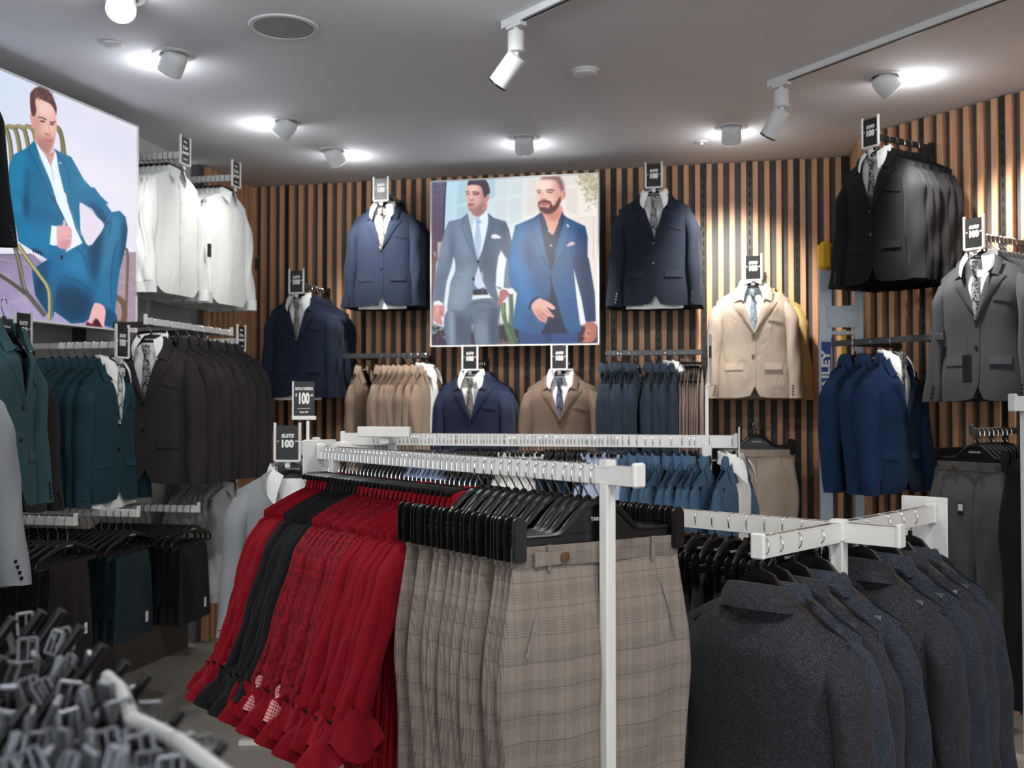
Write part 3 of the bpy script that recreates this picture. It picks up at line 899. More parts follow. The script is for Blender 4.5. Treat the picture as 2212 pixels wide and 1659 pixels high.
# ------------------------------------------------------------------ printed artwork of the two light boxes (flat prints)
class Canvas:
    def __init__(s, W_, H_, p2c):
        s.w, s.h, s.p2c = W_, H_, p2c
        s.a = np.ones((H_, W_, 3)) * 0.5
        yy, xx = np.mgrid[0:H_, 0:W_]; s.xx, s.yy = xx + 0.5, yy + 0.5

    def pts(s, P, smooth):
        Q = np.array([s.p2c(*p) for p in P], float)
        if smooth and len(Q) > 3:
            out = []
            n = len(Q)
            for i in range(n):
                p0, p1, p2, p3 = Q[i - 1], Q[i], Q[(i + 1) % n], Q[(i + 2) % n]
                for t in np.linspace(0, 1, 7)[:-1]:
                    out.append(0.5 * ((2 * p1) + (-p0 + p2) * t + (2 * p0 - 5 * p1 + 4 * p2 - p3) * t * t + (-p0 + 3 * p1 - 3 * p2 + p3) * t ** 3))
            Q = np.array(out)
        return Q

    def mask(s, Q, blur=0.0):
        pad = int(3 * blur + 3)
        x0 = max(0, int(Q[:, 0].min()) - pad); x1 = min(s.w, int(Q[:, 0].max()) + pad + 1)
        y0 = max(0, int(Q[:, 1].min()) - pad); y1 = min(s.h, int(Q[:, 1].max()) + pad + 1)
        if x1 <= x0 or y1 <= y0: return None
        S = 2; W_, H_ = (x1 - x0) * S, (y1 - y0) * S
        m = np.zeros((H_, W_), bool)
        P = (Q - [x0, y0]) * S
        ys = np.arange(H_) + 0.5
        for i in range(len(P)):
            (ax, ay), (bx, by) = P[i - 1], P[i]
            if ay == by: continue
            lo, hi = min(ay, by), max(ay, by)
            r = np.nonzero((ys >= lo) & (ys < hi))[0]
            if not len(r): continue
            xs = ax + (ys[r] - ay) * (bx - ax) / (by - ay)
            m[r] ^= (np.arange(W_)[None, :] + 0.5) > xs[:, None]
        m = m.reshape(H_ // S, S, W_ // S, S).mean(axis=(1, 3))
        if blur > 0:
            k = int(3 * blur) + 1; t = np.exp(-0.5 * (np.arange(-k, k + 1) / blur) ** 2); t /= t.sum()
            m = np.apply_along_axis(lambda r: np.convolve(np.pad(r, k), t, 'valid'), 1, m)
            m = np.apply_along_axis(lambda r: np.convolve(np.pad(r, k), t, 'valid'), 0, m)
        return m, x0, x1, y0, y1

    def fill(s, P, col, blur=0.6, al=1.0, smooth=True, clip=None, grad=None):
        r = s.mask(s.pts(P, smooth), blur)
        if r is None: return
        m, x0, x1, y0, y1 = r
        if clip is not None:
            m = m * clip[y0:y1, x0:x1]
        m = m[..., None] * al
        c = np.array(hexrgb(col))
        if grad:   # (x0,y0,x1,y1,col2) in photo px
            p, q = np.array(s.p2c(grad[0], grad[1])), np.array(s.p2c(grad[2], grad[3]))
            d = q - p; t = ((s.xx[y0:y1, x0:x1] - p[0]) * d[0] + (s.yy[y0:y1, x0:x1] - p[1]) * d[1]) / (d @ d)
            t = np.clip(t, 0, 1)[..., None]; c = c * (1 - t) + np.array(hexrgb(grad[4])) * t
        s.a[y0:y1, x0:x1] = s.a[y0:y1, x0:x1] * (1 - m) + c * m

    def full(s, P, smooth=True, blur=0.5):
        r = s.mask(s.pts(P, smooth), blur); F = np.zeros((s.h, s.w))
        if r is not None:
            m, x0, x1, y0, y1 = r; F[y0:y1, x0:x1] = m
        return F

    def line(s, P, w, col, blur=0.5, al=1.0, clip=None, smooth=True):
        """w in photo px"""
        P = [np.array(p, float) for p in P]
        if smooth and len(P) > 2:
            o = []
            for i in range(len(P) - 1):
                p0, p1, p2, p3 = P[max(i - 1, 0)], P[i], P[i + 1], P[min(i + 2, len(P) - 1)]
                for t in np.linspace(0, 1, 6)[:-1]:
                    o.append(0.5 * ((2 * p1) + (-p0 + p2) * t + (2 * p0 - 5 * p1 + 4 * p2 - p3) * t * t + (-p0 + 3 * p1 - 3 * p2 + p3) * t ** 3))
            P = o + [P[-1]]
        L, Rr = [], []
        for i in range(len(P)):
            d = P[min(i + 1, len(P) - 1)] - P[max(i - 1, 0)]; n = np.array([-d[1], d[0]]); n = n / (np.linalg.norm(n) + 1e-9) * w / 2
            L.append(P[i] + n); Rr.append(P[i] - n)
        s.fill(L + Rr[::-1], col, blur, al, smooth=False, clip=clip)


def hexrgb(h):
    h = h.lstrip('#'); return [int(h[i:i + 2], 16) / 255.0 for i in (0, 2, 4)]


def plane_map(A, B, zt, zb, Wc, Hc):
    """photo px -> canvas px for a vertical print from A (left) to B (right), zt top, zb bottom"""
    A = Vector((A[0], A[1], 0)); B = Vector((B[0], B[1], 0)); d = B - A; L = d.length; d.normalize(); n = Vector((-d.y, d.x, 0))

    def f(px, py):
        a, c, e = ray(px, py); r = Vector((a, c, 0))
        t = (A.dot(n)) / r.dot(n)
        p = r * t; z = EYE + e * t
        return ((p - A).dot(d) / L * Wc, (zt - z) / (zt - zb) * Hc)
    return f


def zoomer(x0, y0, k):
    return lambda P: [(x0 + x / k, y0 + y / k) for x, y in P]


def art_pair(cv):
    a = zoomer(925, 360, 5.899); b = zoomer(925, 550, 5.899)
    F = lambda P, *k, **w: cv.fill(a(P), *k, **w)
    H = lambda P, *k, **w: cv.fill(b(P), *k, **w)
    rs = np.random.RandomState(4)
    F([(-50, -100), (2300, -100), (2300, 2500), (-50, 2500)], '#b9d9ea', 0, smooth=False, grad=a([(300, 0)])[0] + a([(1700, 200)])[0] + ('#efe9e2',))
    H([(-50, 500), (2300, 400), (2300, 1300), (-50, 1300)], '#e6eaee', 20, 0.6, smooth=False)
    # window panes
    for P in ([(390, 190), (485, 175), (480, 470), (372, 485)], [(372, 515), (500, 505), (520, 600), (365, 660)], [(760, 160), (855, 140), (850, 400), (770, 420)],
              [(870, 130), (1020, 120), (1020, 370), (865, 395)], [(1055, 120), (1210, 110), (1205, 330), (1050, 365)], [(1265, 110), (1430, 100), (1390, 330), (1258, 350)],
              [(860, 430), (1010, 405), (1000, 690), (850, 620)], [(1045, 400), (1200, 378), (1195, 700), (1035, 730)], [(1262, 370), (1385, 345), (1420, 560), (1250, 640)],
              [(1700, 120), (1890, 60), (1900, 240), (1720, 250)], [(1730, 280), (1900, 260), (1900, 620), (1760, 560)]):
        x = np.mean([p[0] for p in P]); F(P, '#a9cbd8' if x < 900 else ('#cfd9de' if x < 1300 else '#dfd8d2'), 1.5, 0.8, smooth=False)
    F([(1700, 650), (2160, 640), (2160, 1500), (2030, 1500), (2000, 740)], '#ebe2da', 2, 0.9, smooth=False)
    cv.line(a([(1910, 660), (2110, 640), (2100, 1180)]), 1.5, '#cbbfb6', smooth=False)
    # bricks
    F([(30, 170), (225, 150), (190, 1200), (30, 1200)], '#6a6482', 1, smooth=False, grad=a([(100, 200)])[0] + a([(100, 1100)])[0] + ('#62495a',))
    for i in range(13):
        y = 250 + i * 82; cv.line(a([(45, y), (205, y - 14)]), 0.9, '#463f58', 0.5, 0.8)
        cv.line(a([(90 + 55 * (i % 2), y), (90 + 55 * (i % 2), y + 75)]), 0.8, '#463f58', 0.5, 0.7)
    cv.line(a([(228, 160), (205, 650), (190, 1180)]), 3, '#30324a', 0.6)
    H([(30, 0), (110, 0), (60, 700), (60, 900), (30, 900)], '#54383f', 2, smooth=False)
    # cactus left
    cv.line(a([(150, 960), (150, 1180)]), 10, '#b9aaa6', 1.0); cv.line(a([(85, 1080), (90, 1200)]), 6, '#a8837c', 1.0)
    cv.line(b([(85, 20), (60, 400)]), 7, '#7a5650', 1.2)
    # planter soil
    H([(30, 870), (250, 950), (240, 1240), (30, 1240)], '#3c3038', 2, smooth=False); H([(30, 1030), (280, 1080), (280, 1240), (30, 1240)], '#3a2e48', 2, smooth=False)
    H([(500, 960), (1180, 850), (1200, 1240), (500, 1240)], '#2c2430', 3, smooth=False); H([(1880, 900), (2170, 900), (2170, 1240), (1880, 1240)], '#3a2c33', 3, smooth=False)
    for i in range(150):
        x, y = rs.uniform(900, 1130), rs.uniform(1070, 1170)
        if i > 100: x, y = rs.uniform(1950, 2160), rs.uniform(980, 1160)
        if i > 130: x, y = rs.uniform(60, 250), rs.uniform(990, 1080)
        H([(x, y), (x + 22, y + 6), (x + 14, y + 22)], ['#a36c70', '#7c4f55', '#d0a9a4', '#5c3c42'][i % 4], 0.5, 0.9)
    for x, y in ((90, 920), (150, 960), (560, 980), (70, 1010)):
        for q in range(6): cv.line(b([(x, y), (x + rs.uniform(-60, 60), y - rs.uniform(0, 70))]), 2.5, '#7f9a98', 0.8, 0.8)
    # cactus centre
    cv.line(b([(1050, 500), (1060, 700), (1060, 900), (1120, 1150)]), 10, '#4a6152', 1.0); cv.line(b([(960, 610), (965, 760), (1010, 960), (1080, 1150)]), 10, '#58714f', 1.0)
    cv.line(b([(1045, 520), (1050, 900)]), 2, '#7f9471', 0.8, 0.8); cv.line(b([(955, 620), (960, 760)]), 3, '#93a36b', 0.8, 0.8)
    # twigs
    F([(1930, 60), (2160, 40), (2160, 420), (2060, 330), (1960, 230)], '#b5aa86', 6, 0.55)
    for i in range(190):
        x, y = rs.uniform(1930, 2150), rs.uniform(60, 420 if i % 4 else 560); t = rs.uniform(0, 6.3); l = rs.uniform(30, 75)
        if y > 300 and x < 2000: continue
        cv.line(a([(x, y), (x + l * math.cos(t) * 0.5, y + l * math.sin(t) * 0.5), (x + l * math.cos(t + 0.4), y + l * math.sin(t + 0.4))]), 1.1, ['#7d7550', '#cfc6a4', '#958b60'][i % 3], 0.5, 0.8)
    # ---------- man on the left
    SU, SD, SL = '#75859a', '#4c5870', '#96a6b8'
    H([(250, 700), (880, 560), (890, 900), (895, 1240), (640, 1240), (570, 900), (545, 1000), (520, 1240), (270, 1240)], '#5f7086', 1.0)
    H([(340, 800), (560, 850), (520, 1240), (350, 1240)], '#434a62', 6, 0.7); H([(780, 750), (890, 700), (895, 1240), (790, 1240)], '#3b4560', 6, 0.8)
    H([(590, 880), (740, 880), (750, 1240), (650, 1240)], '#7f90a2', 6, 0.7); H([(260, 740), (330, 780), (345, 1240), (280, 1240)], '#8b9bad', 4, 0.8)
    for P in ([(560, 620), (700, 600), (840, 640)], [(620, 730), (760, 700), (860, 690)], [(530, 750), (560, 830), (640, 880)]): cv.line(b(P), 3, '#3e4860', 1.8, 0.6)
    jk = a([(260, 700), (420, 660), (510, 590), (560, 800), (640, 1180), (760, 590), (830, 650), (990, 700), (1030, 800), (1060, 930), (1070, 1250)]) + b([(1060, 430), (960, 430), (900, 440), (860, 400), (900, 560), (930, 590), (800, 540), (700, 330), (640, 130), (600, 350), (560, 560), (520, 640), (440, 715), (235, 690), (270, 480), (300, 250)]) + b([(240, 340), (205, 640), (70, 640), (90, 300), (140, 0)]) + a([(200, 850)])
    cv.fill(jk, SU, 0.7, smooth=False, grad=a([(260, 700)])[0] + a([(1050, 900)])[0] + ('#5a6a82',))
    cj = cv.full(jk, False)
    for P, c, bl, al in (([(940, 720), (1030, 800), (1070, 1200), (1000, 1300), (930, 1050)], SD, 6, 0.85), ([(290, 800), (330, 1000), (310, 1200), (270, 1250), (290, 1000)], SD, 6, 0.7),
                         ([(360, 750), (440, 760), (560, 1100), (420, 1180)], SL, 12, 0.6), ([(700, 1000), (900, 900), (880, 1180), (690, 1180)], SD, 14, 0.55), ([(200, 860), (270, 800), (240, 1100), (140, 1180)], '#8b8fa8', 8, 0.7)):
        cv.fill(a(P), c, bl, al, clip=cj)
    for P, c, bl, al in (([(320, 300), (560, 100), (560, 350), (460, 700), (260, 660)], '#9aacbf', 14, 0.6), ([(660, 100), (850, 0), (860, 380), (760, 300)], '#3f4c60', 10, 0.7), ([(960, 120), (1050, 100), (1060, 420), (960, 400)], '#6f7f96', 5, 0.9), ([(90, 300), (250, 200), (200, 600), (90, 600)], '#5c6480', 9, 0.55)):
        cv.fill(b(P), c, bl, al, clip=cj)
    F([(925, 1060), (1000, 1180), (980, 1300), (890, 1300), (895, 1180)], '#e0ecef', 1.5, smooth=False); H([(900, 0), (985, 60), (960, 430), (860, 400), (870, 200)], '#e3edf0', 1.0, smooth=False)
    H([(325, 30), (345, 200), (260, 420), (240, 690), (205, 640), (240, 350), (300, 150)], '#dfeaf2', 1.0)
    cv.line(b([(400, 300), (400, 300), (430, 300), (410, 375), (300, 375)]), 0.8, '#56657c', 0.5, 0.7); cv.line(b([(320, 292), (430, 300)]), 1.0, '#56657c', 0.5, 0.7)
    # shirt and tie
    F([(510, 590), (600, 620), (730, 570), (760, 600), (750, 800), (640, 1170), (560, 850)], '#e3f1f8', 0.8)
    F([(590, 650), (660, 650), (650, 720), (680, 950), (650, 1160), (620, 1160), (590, 950), (610, 720)], '#b7cbe6', 0.8)
    for i in range(60): x, y = rs.uniform(600, 670), rs.uniform(660, 1120); F([(x, y), (x + 10, y + 3), (x + 4, y + 10)], '#8ea6cc', 0.4, 0.6)
    F([(640, 690), (690, 700), (660, 720), (620, 716)], '#6fb2dd', 1.0, 0.8)
    for P in ([(505, 600), (440, 690), (470, 690), (420, 760), (520, 1000), (630, 1170)], [(755, 600), (830, 680), (800, 690), (830, 760), (740, 1000), (650, 1170)]): cv.line(a(P), 1.1, '#3e4c63', 0.6, 0.75, smooth=False)
    F([(515, 600), (590, 640), (560, 850), (640, 1160), (610, 1150), (520, 880)], '#66788f', 2, 0.25)
    H([(620, 220), (690, 240), (700, 420), (640, 440), (590, 380)], '#cfd5ea', 0.8); H([(585, 380), (640, 440), (720, 410), (720, 440), (580, 445)], '#3f7fb8', 0.8, smooth=False)
    H([(575, 445), (740, 435), (770, 510), (570, 515)], '#1c1d2b', 0.8, smooth=False); cv.line(b([(690, 440), (695, 510)]), 1.5, '#6c6f80', 0.5)
    F([(805, 880), (850, 860), (880, 870), (930, 900), (900, 915), (820, 915)], '#e3e6f0', 0.8)
    H([(625, 75), (645, 75), (650, 100), (625, 100)], '#15181f', 0.6); H([(565, 295), (590, 295), (590, 325), (565, 325)], '#15181f', 0.6)
    cv.line(b([(635, 100), (700, 330), (800, 520), (930, 590)]), 1.2, '#39455c', 0.6)
    # hands
    H([(75, 625), (130, 590), (205, 640), (205, 760), (195, 805), (160, 780), (185, 880), (140, 890), (80, 840), (65, 730)], '#c98a86', 0.8); H([(75, 600), (140, 585), (205, 640), (70, 645)], '#e9f2f8', 0.8, smooth=False)
    H([(100, 640), (140, 650), (120, 780), (90, 800)], '#e7b0a6', 3, 0.7); cv.line(b([(160, 700), (165, 790)]), 1.5, '#8b545a', 0.8, 0.7)
    H([(915, 460), (980, 440), (1040, 490), (960, 590), (880, 660), (900, 560)], '#b06a6c', 0.8); cv.line(b([(940, 430), (1000, 440), (1050, 500)]), 3, '#eaf4fb', 0.6)
    # neck, face, hair
    F([(590, 500), (740, 460), (735, 560), (640, 640), (560, 600)], '#b98a85', 0.8); F([(590, 570), (700, 550), (720, 560), (640, 625), (570, 590)], '#8d625f', 4, 0.6)
    face_ = a([(482, 330), (490, 250), (540, 215), (660, 225), (715, 320), (740, 430), (710, 500), (650, 575), (590, 590), (530, 570), (505, 510), (492, 440), (480, 400)])
    cv.fill(face_, '#dcaea5', 0.7); cf = cv.full(face_)
    cv.fill(a([(640, 250), (760, 300), (740, 480), (650, 590), (600, 560), (680, 430)]), '#a87774', 7, 0.7, clip=cf); cv.fill(a([(500, 500), (600, 530), (720, 450), (680, 600), (520, 600)]), '#8a6262', 6, 0.65, clip=cf)
    cv.fill(a([(500, 240), (640, 240), (630, 310), (500, 310)]), '#f0cfc8', 7, 0.7, clip=cf); cv.fill(a([(500, 370), (540, 370), (545, 430), (505, 430)]), '#f3d2ca', 4, 0.7, clip=cf)
    F([(722, 380), (760, 350), (778, 400), (750, 460), (722, 470)], '#c98d88', 0.7)
    F([(500, 240), (525, 165), (590, 140), (680, 140), (750, 190), (785, 290), (780, 350), (755, 355), (735, 385), (715, 400), (700, 330), (680, 270), (640, 240), (560, 232)], '#4c3f4d', 0.8)
    for i in range(60): x, y = rs.uniform(520, 740), rs.uniform(150, 235); cv.line(a([(x, y), (x + rs.uniform(-12, 24), y - 26)]), 0.8, ['#7a6673', '#2f2833'][i % 2], 0.5, 0.6)
    cv.line(a([(483, 325), (520, 322)]), 2.0, '#4a3236', 0.6); cv.line(a([(565, 325), (610, 325), (655, 345)]), 2.2, '#4a3236', 0.6)
    F([(492, 345), (515, 345), (515, 357), (494, 357)], '#3d2b33', 0.7); F([(575, 345), (640, 350), (630, 362), (580, 360)], '#4a3438', 0.9)
    cv.line(a([(530, 340), (520, 400), (530, 425), (580, 425)]), 1.5, '#a87872', 0.8, 0.7); F([(530, 422), (580, 420), (575, 435), (535, 435)], '#8b5a58', 1.0, 0.7)
    F([(505, 485), (540, 475), (595, 485), (560, 500), (515, 505)], '#b05c62', 0.8); cv.line(a([(505, 487), (595, 487)]), 0.8, '#713a42', 0.5); cv.line(a([(520, 465), (590, 468)]), 2.2, '#8c6462', 1.2, 0.6)
    # ---------- man on the right
    B1, B2, B3 = '#2d5a88', '#1c3a64', '#3f77a8'
    H([(1150, 900), (1900, 850), (1910, 1240), (1165, 1240)], '#2c4a7c', 1.0, smooth=False); H([(1400, 850), (1650, 850), (1560, 960), (1545, 1240), (1515, 1240), (1500, 1000)], '#17223e', 6, 0.8)
    H([(1490, 150), (1640, 150), (1780, 960), (1740, 1000), (1440, 1010)], '#1a2442', 1.0, smooth=False)
    # open suit jacket shape
    jk2 = a([(1110, 750), (1340, 650), (1430, 590), (1560, 900), (1700, 590), (1770, 650), (2000, 760), (2030, 900), (2030, 1180)]) + b([(2040, 30), (2120, 480), (2135, 850), (2005, 860), (1950, 560), (1850, 170), (1890, 560), (1945, 970), (1820, 1022), (1740, 930), (1590, 400), (1545, 230), (1560, 400), (1500, 880), (1430, 1010), (1380, 1022), (1150, 960), (1070, 920), (1110, 640), (1130, 490), (1050, 400), (1020, 250), (1040, 0)]) + a([(1060, 960)])
    cv.fill(jk2, B1, 0.7, smooth=False); cj = cv.full(jk2, False)
    for Z, P, c, bl, al in ((a, [(1100, 760), (1250, 750), (1200, 1200), (1040, 1200)], '#2173ae', 10, 0.8), (a, [(1900, 760), (2050, 900), (2100, 1300), (1880, 1250)], B2, 9, 0.8), (a, [(1220, 1000), (1280, 900), (1330, 1200), (1250, 1300)], B2, 8, 0.7),
                            (b, [(1030, 50), (1240, 100), (1400, 540), (1290, 700), (1100, 460)], '#1d78b8', 10, 0.75), (b, [(1080, 620), (1240, 600), (1200, 960), (1070, 930)], '#1f6aa2', 8, 0.7), (b, [(1860, 60), (2060, 60), (2130, 850), (2000, 860), (1940, 500)], '#1e2f52', 7, 0.85),
                            (b, [(1300, 300), (1520, 200), (1520, 700), (1400, 600)], '#2e4b78', 14, 0.5), (b, [(1640, 400), (1850, 400), (1920, 900), (1790, 980)], '#25598f', 12, 0.7), (b, [(1480, 560), (1600, 560), (1560, 880), (1500, 880)], '#22365c', 6, 0.8), (a, [(1340, 700), (1460, 900), (1500, 1180), (1400, 1100)], B3, 8, 0.5), (a, [(1680, 800), (1820, 760), (1800, 1000), (1640, 1180)], B3, 10, 0.4)):
        cv.fill(Z(P), c, bl, al, clip=cj)
    for q in range(9): cv.line(b([(1040 + q * 16, 60 + q * 50), (1150 + q * 14, 95 + q * 46)]), 1.6, '#5aa0d2', 1.2, 0.35, clip=cj)
    F([(1420, 600), (1460, 580), (1570, 860), (1690, 590), (1720, 610), (1710, 760), (1560, 1200), (1480, 1000)], '#1b2547', 0.8)
    H([(1530, 0), (1625, 0), (1575, 190), (1550, 180)], '#1a2340', 0.8, smooth=False)
    F([(1430, 600), (1500, 700), (1575, 870), (1640, 760), (1700, 600), (1690, 500), (1450, 540)], '#e6a48e', 0.8); F([(1440, 600), (1590, 600), (1690, 540), (1680, 620), (1600, 700), (1520, 640)], '#b56e60', 5, 0.6)
    F([(1420, 600), (1450, 590), (1500, 700), (1480, 740), (1450, 740)], '#26396a', 0.8, smooth=False); F([(1705, 590), (1725, 640), (1700, 740), (1655, 700)], '#26396a', 0.8, smooth=False)
    for x, y, zz in ((1540, 822, a), (1565, 1005, a)): cv.fill(zz([(x - 16, y), (x, y - 16), (x + 16, y), (x, y + 16)]), '#a9c4e4', 0.6)
    for P in ([(1425, 600), (1340, 690), (1310, 740), (1440, 1100), (1500, 1200)], [(1725, 640), (1800, 690), (1830, 700), (1760, 1000), (1690, 1180)]): cv.line(a(P), 1.2, '#163056', 0.6, 0.8, smooth=False)
    cv.line(b([(1430, 0), (1550, 190), (1545, 230)]), 1.2, '#142a4c', 0.6); cv.line(b([(1700, 0), (1560, 200)]), 1.2, '#142a4c', 0.6); H([(1548, 270), (1570, 270), (1570, 300), (1550, 300)], '#101c36', 0.6)
    cv.line(b([(1545, 300), (1620, 560), (1700, 850), (1790, 1000)]), 1.2, '#142a4c', 0.7, 0.8); cv.line(b([(1730, 560), (1750, 605), (1890, 575)]), 1.2, '#173257', 0.6, 0.8)
    F([(1765, 1000), (1830, 955), (1870, 980), (1840, 1000), (1770, 1018)], '#d9b8c6', 0.7); F([(1760, 740), (1780, 735), (1795, 765), (1775, 770)], '#cfd8e8', 0.6)
    # hand in front, hand at the side
    H([(1320, 640), (1400, 560), (1470, 575), (1560, 620), (1620, 680), (1580, 700), (1510, 670), (1600, 780), (1590, 800), (1520, 790), (1500, 860), (1430, 840), (1380, 790), (1330, 710)], '#e7b3a6', 0.8)
    H([(1350, 700), (1450, 700), (1520, 800), (1490, 860), (1400, 820)], '#c47f72', 4, 0.6)
    for P in ([(1480, 700), (1590, 790)], [(1440, 740), (1540, 815)], [(1400, 770), (1490, 845)]): cv.line(b(P), 1.4, '#8f4c48', 0.8, 0.75)
    cv.line(b([(1410, 540), (1320, 590), (1285, 700)]), 4.5, '#16284c', 0.8)
    H([(2005, 865), (2125, 870), (2145, 980), (2110, 1090), (2010, 1120), (1965, 1100), (2000, 1060), (1970, 1040), (2000, 960)], '#b5705f', 0.8); H([(2010, 960), (2060, 960), (2050, 1040), (2010, 1060)], '#e0a58e', 3, 0.6); H([(2025, 980), (2060, 985), (2040, 1030)], '#5a3a3a', 1.2, 0.8)
    # head
    face2 = a([(1385, 300), (1400, 200), (1450, 150), (1560, 110), (1650, 160), (1720, 260), (1725, 380), (1690, 450), (1640, 530), (1560, 600), (1480, 590), (1420, 540), (1402, 470), (1390, 400)])
    cv.fill(face2, '#f0c8b8', 0.7); cf = cv.full(face2)
    cv.fill(a([(1580, 150), (1740, 200), (1740, 440), (1640, 540), (1600, 420)]), '#c98f80', 7, 0.6, clip=cf); cv.fill(a([(1400, 180), (1560, 160), (1560, 290), (1400, 290)]), '#fbe6dd', 8, 0.7, clip=cf)
    cv.fill(a([(1430, 160), (1500, 95), (1600, 85), (1680, 130), (1730, 240), (1730, 330), (1690, 310), (1640, 190), (1560, 165)]), '#7c5358', 3, 0.85)
    cv.fill(a([(1405, 450), (1470, 430), (1540, 445), (1600, 500), (1680, 380), (1690, 440), (1640, 545), (1560, 605), (1470, 595), (1420, 550), (1400, 500)]), '#5a3838', 1.6, 0.92)
    cv.fill(a([(1420, 470), (1470, 455), (1540, 470), (1550, 500), (1530, 530), (1450, 525), (1415, 505)]), '#e0a397', 1.5, 0.95); cv.fill(a([(1415, 480), (1470, 462), (1535, 478), (1480, 492)]), '#c06a68', 0.8); cv.line(a([(1415, 478), (1535, 476)]), 0.8, '#7c4042', 0.5)
    cv.line(a([(1440, 440), (1550, 450), (1560, 520)]), 3, '#5a3838', 1.0, 0.8); F([(1440, 520), (1500, 515), (1500, 560), (1450, 560)], '#5a3838', 2.5, 0.7)
    F([(1690, 330), (1725, 305), (1752, 330), (1745, 390), (1705, 430), (1690, 400)], '#dd9d8e', 0.7); cv.line(a([(1705, 335), (1735, 340), (1722, 395)]), 1.2, '#a8635a', 0.8, 0.7)
    cv.line(a([(1382, 315), (1400, 308), (1440, 305)]), 2.2, '#6b4444', 0.7); cv.line(a([(1500, 305), (1560, 295), (1608, 308)]), 2.6, '#6b4444', 0.7)
    F([(1395, 328), (1432, 326), (1430, 342), (1398, 342)], '#7a5250', 0.9); F([(1515, 322), (1580, 320), (1575, 336), (1520, 336)], '#7a5250', 0.9)
    cv.line(a([(1470, 320), (1440, 395), (1445, 415), (1500, 415)]), 1.6, '#d29a8c', 0.9, 0.8); F([(1445, 410), (1505, 408), (1500, 422), (1450, 424)], '#a8655c', 1.0, 0.75)


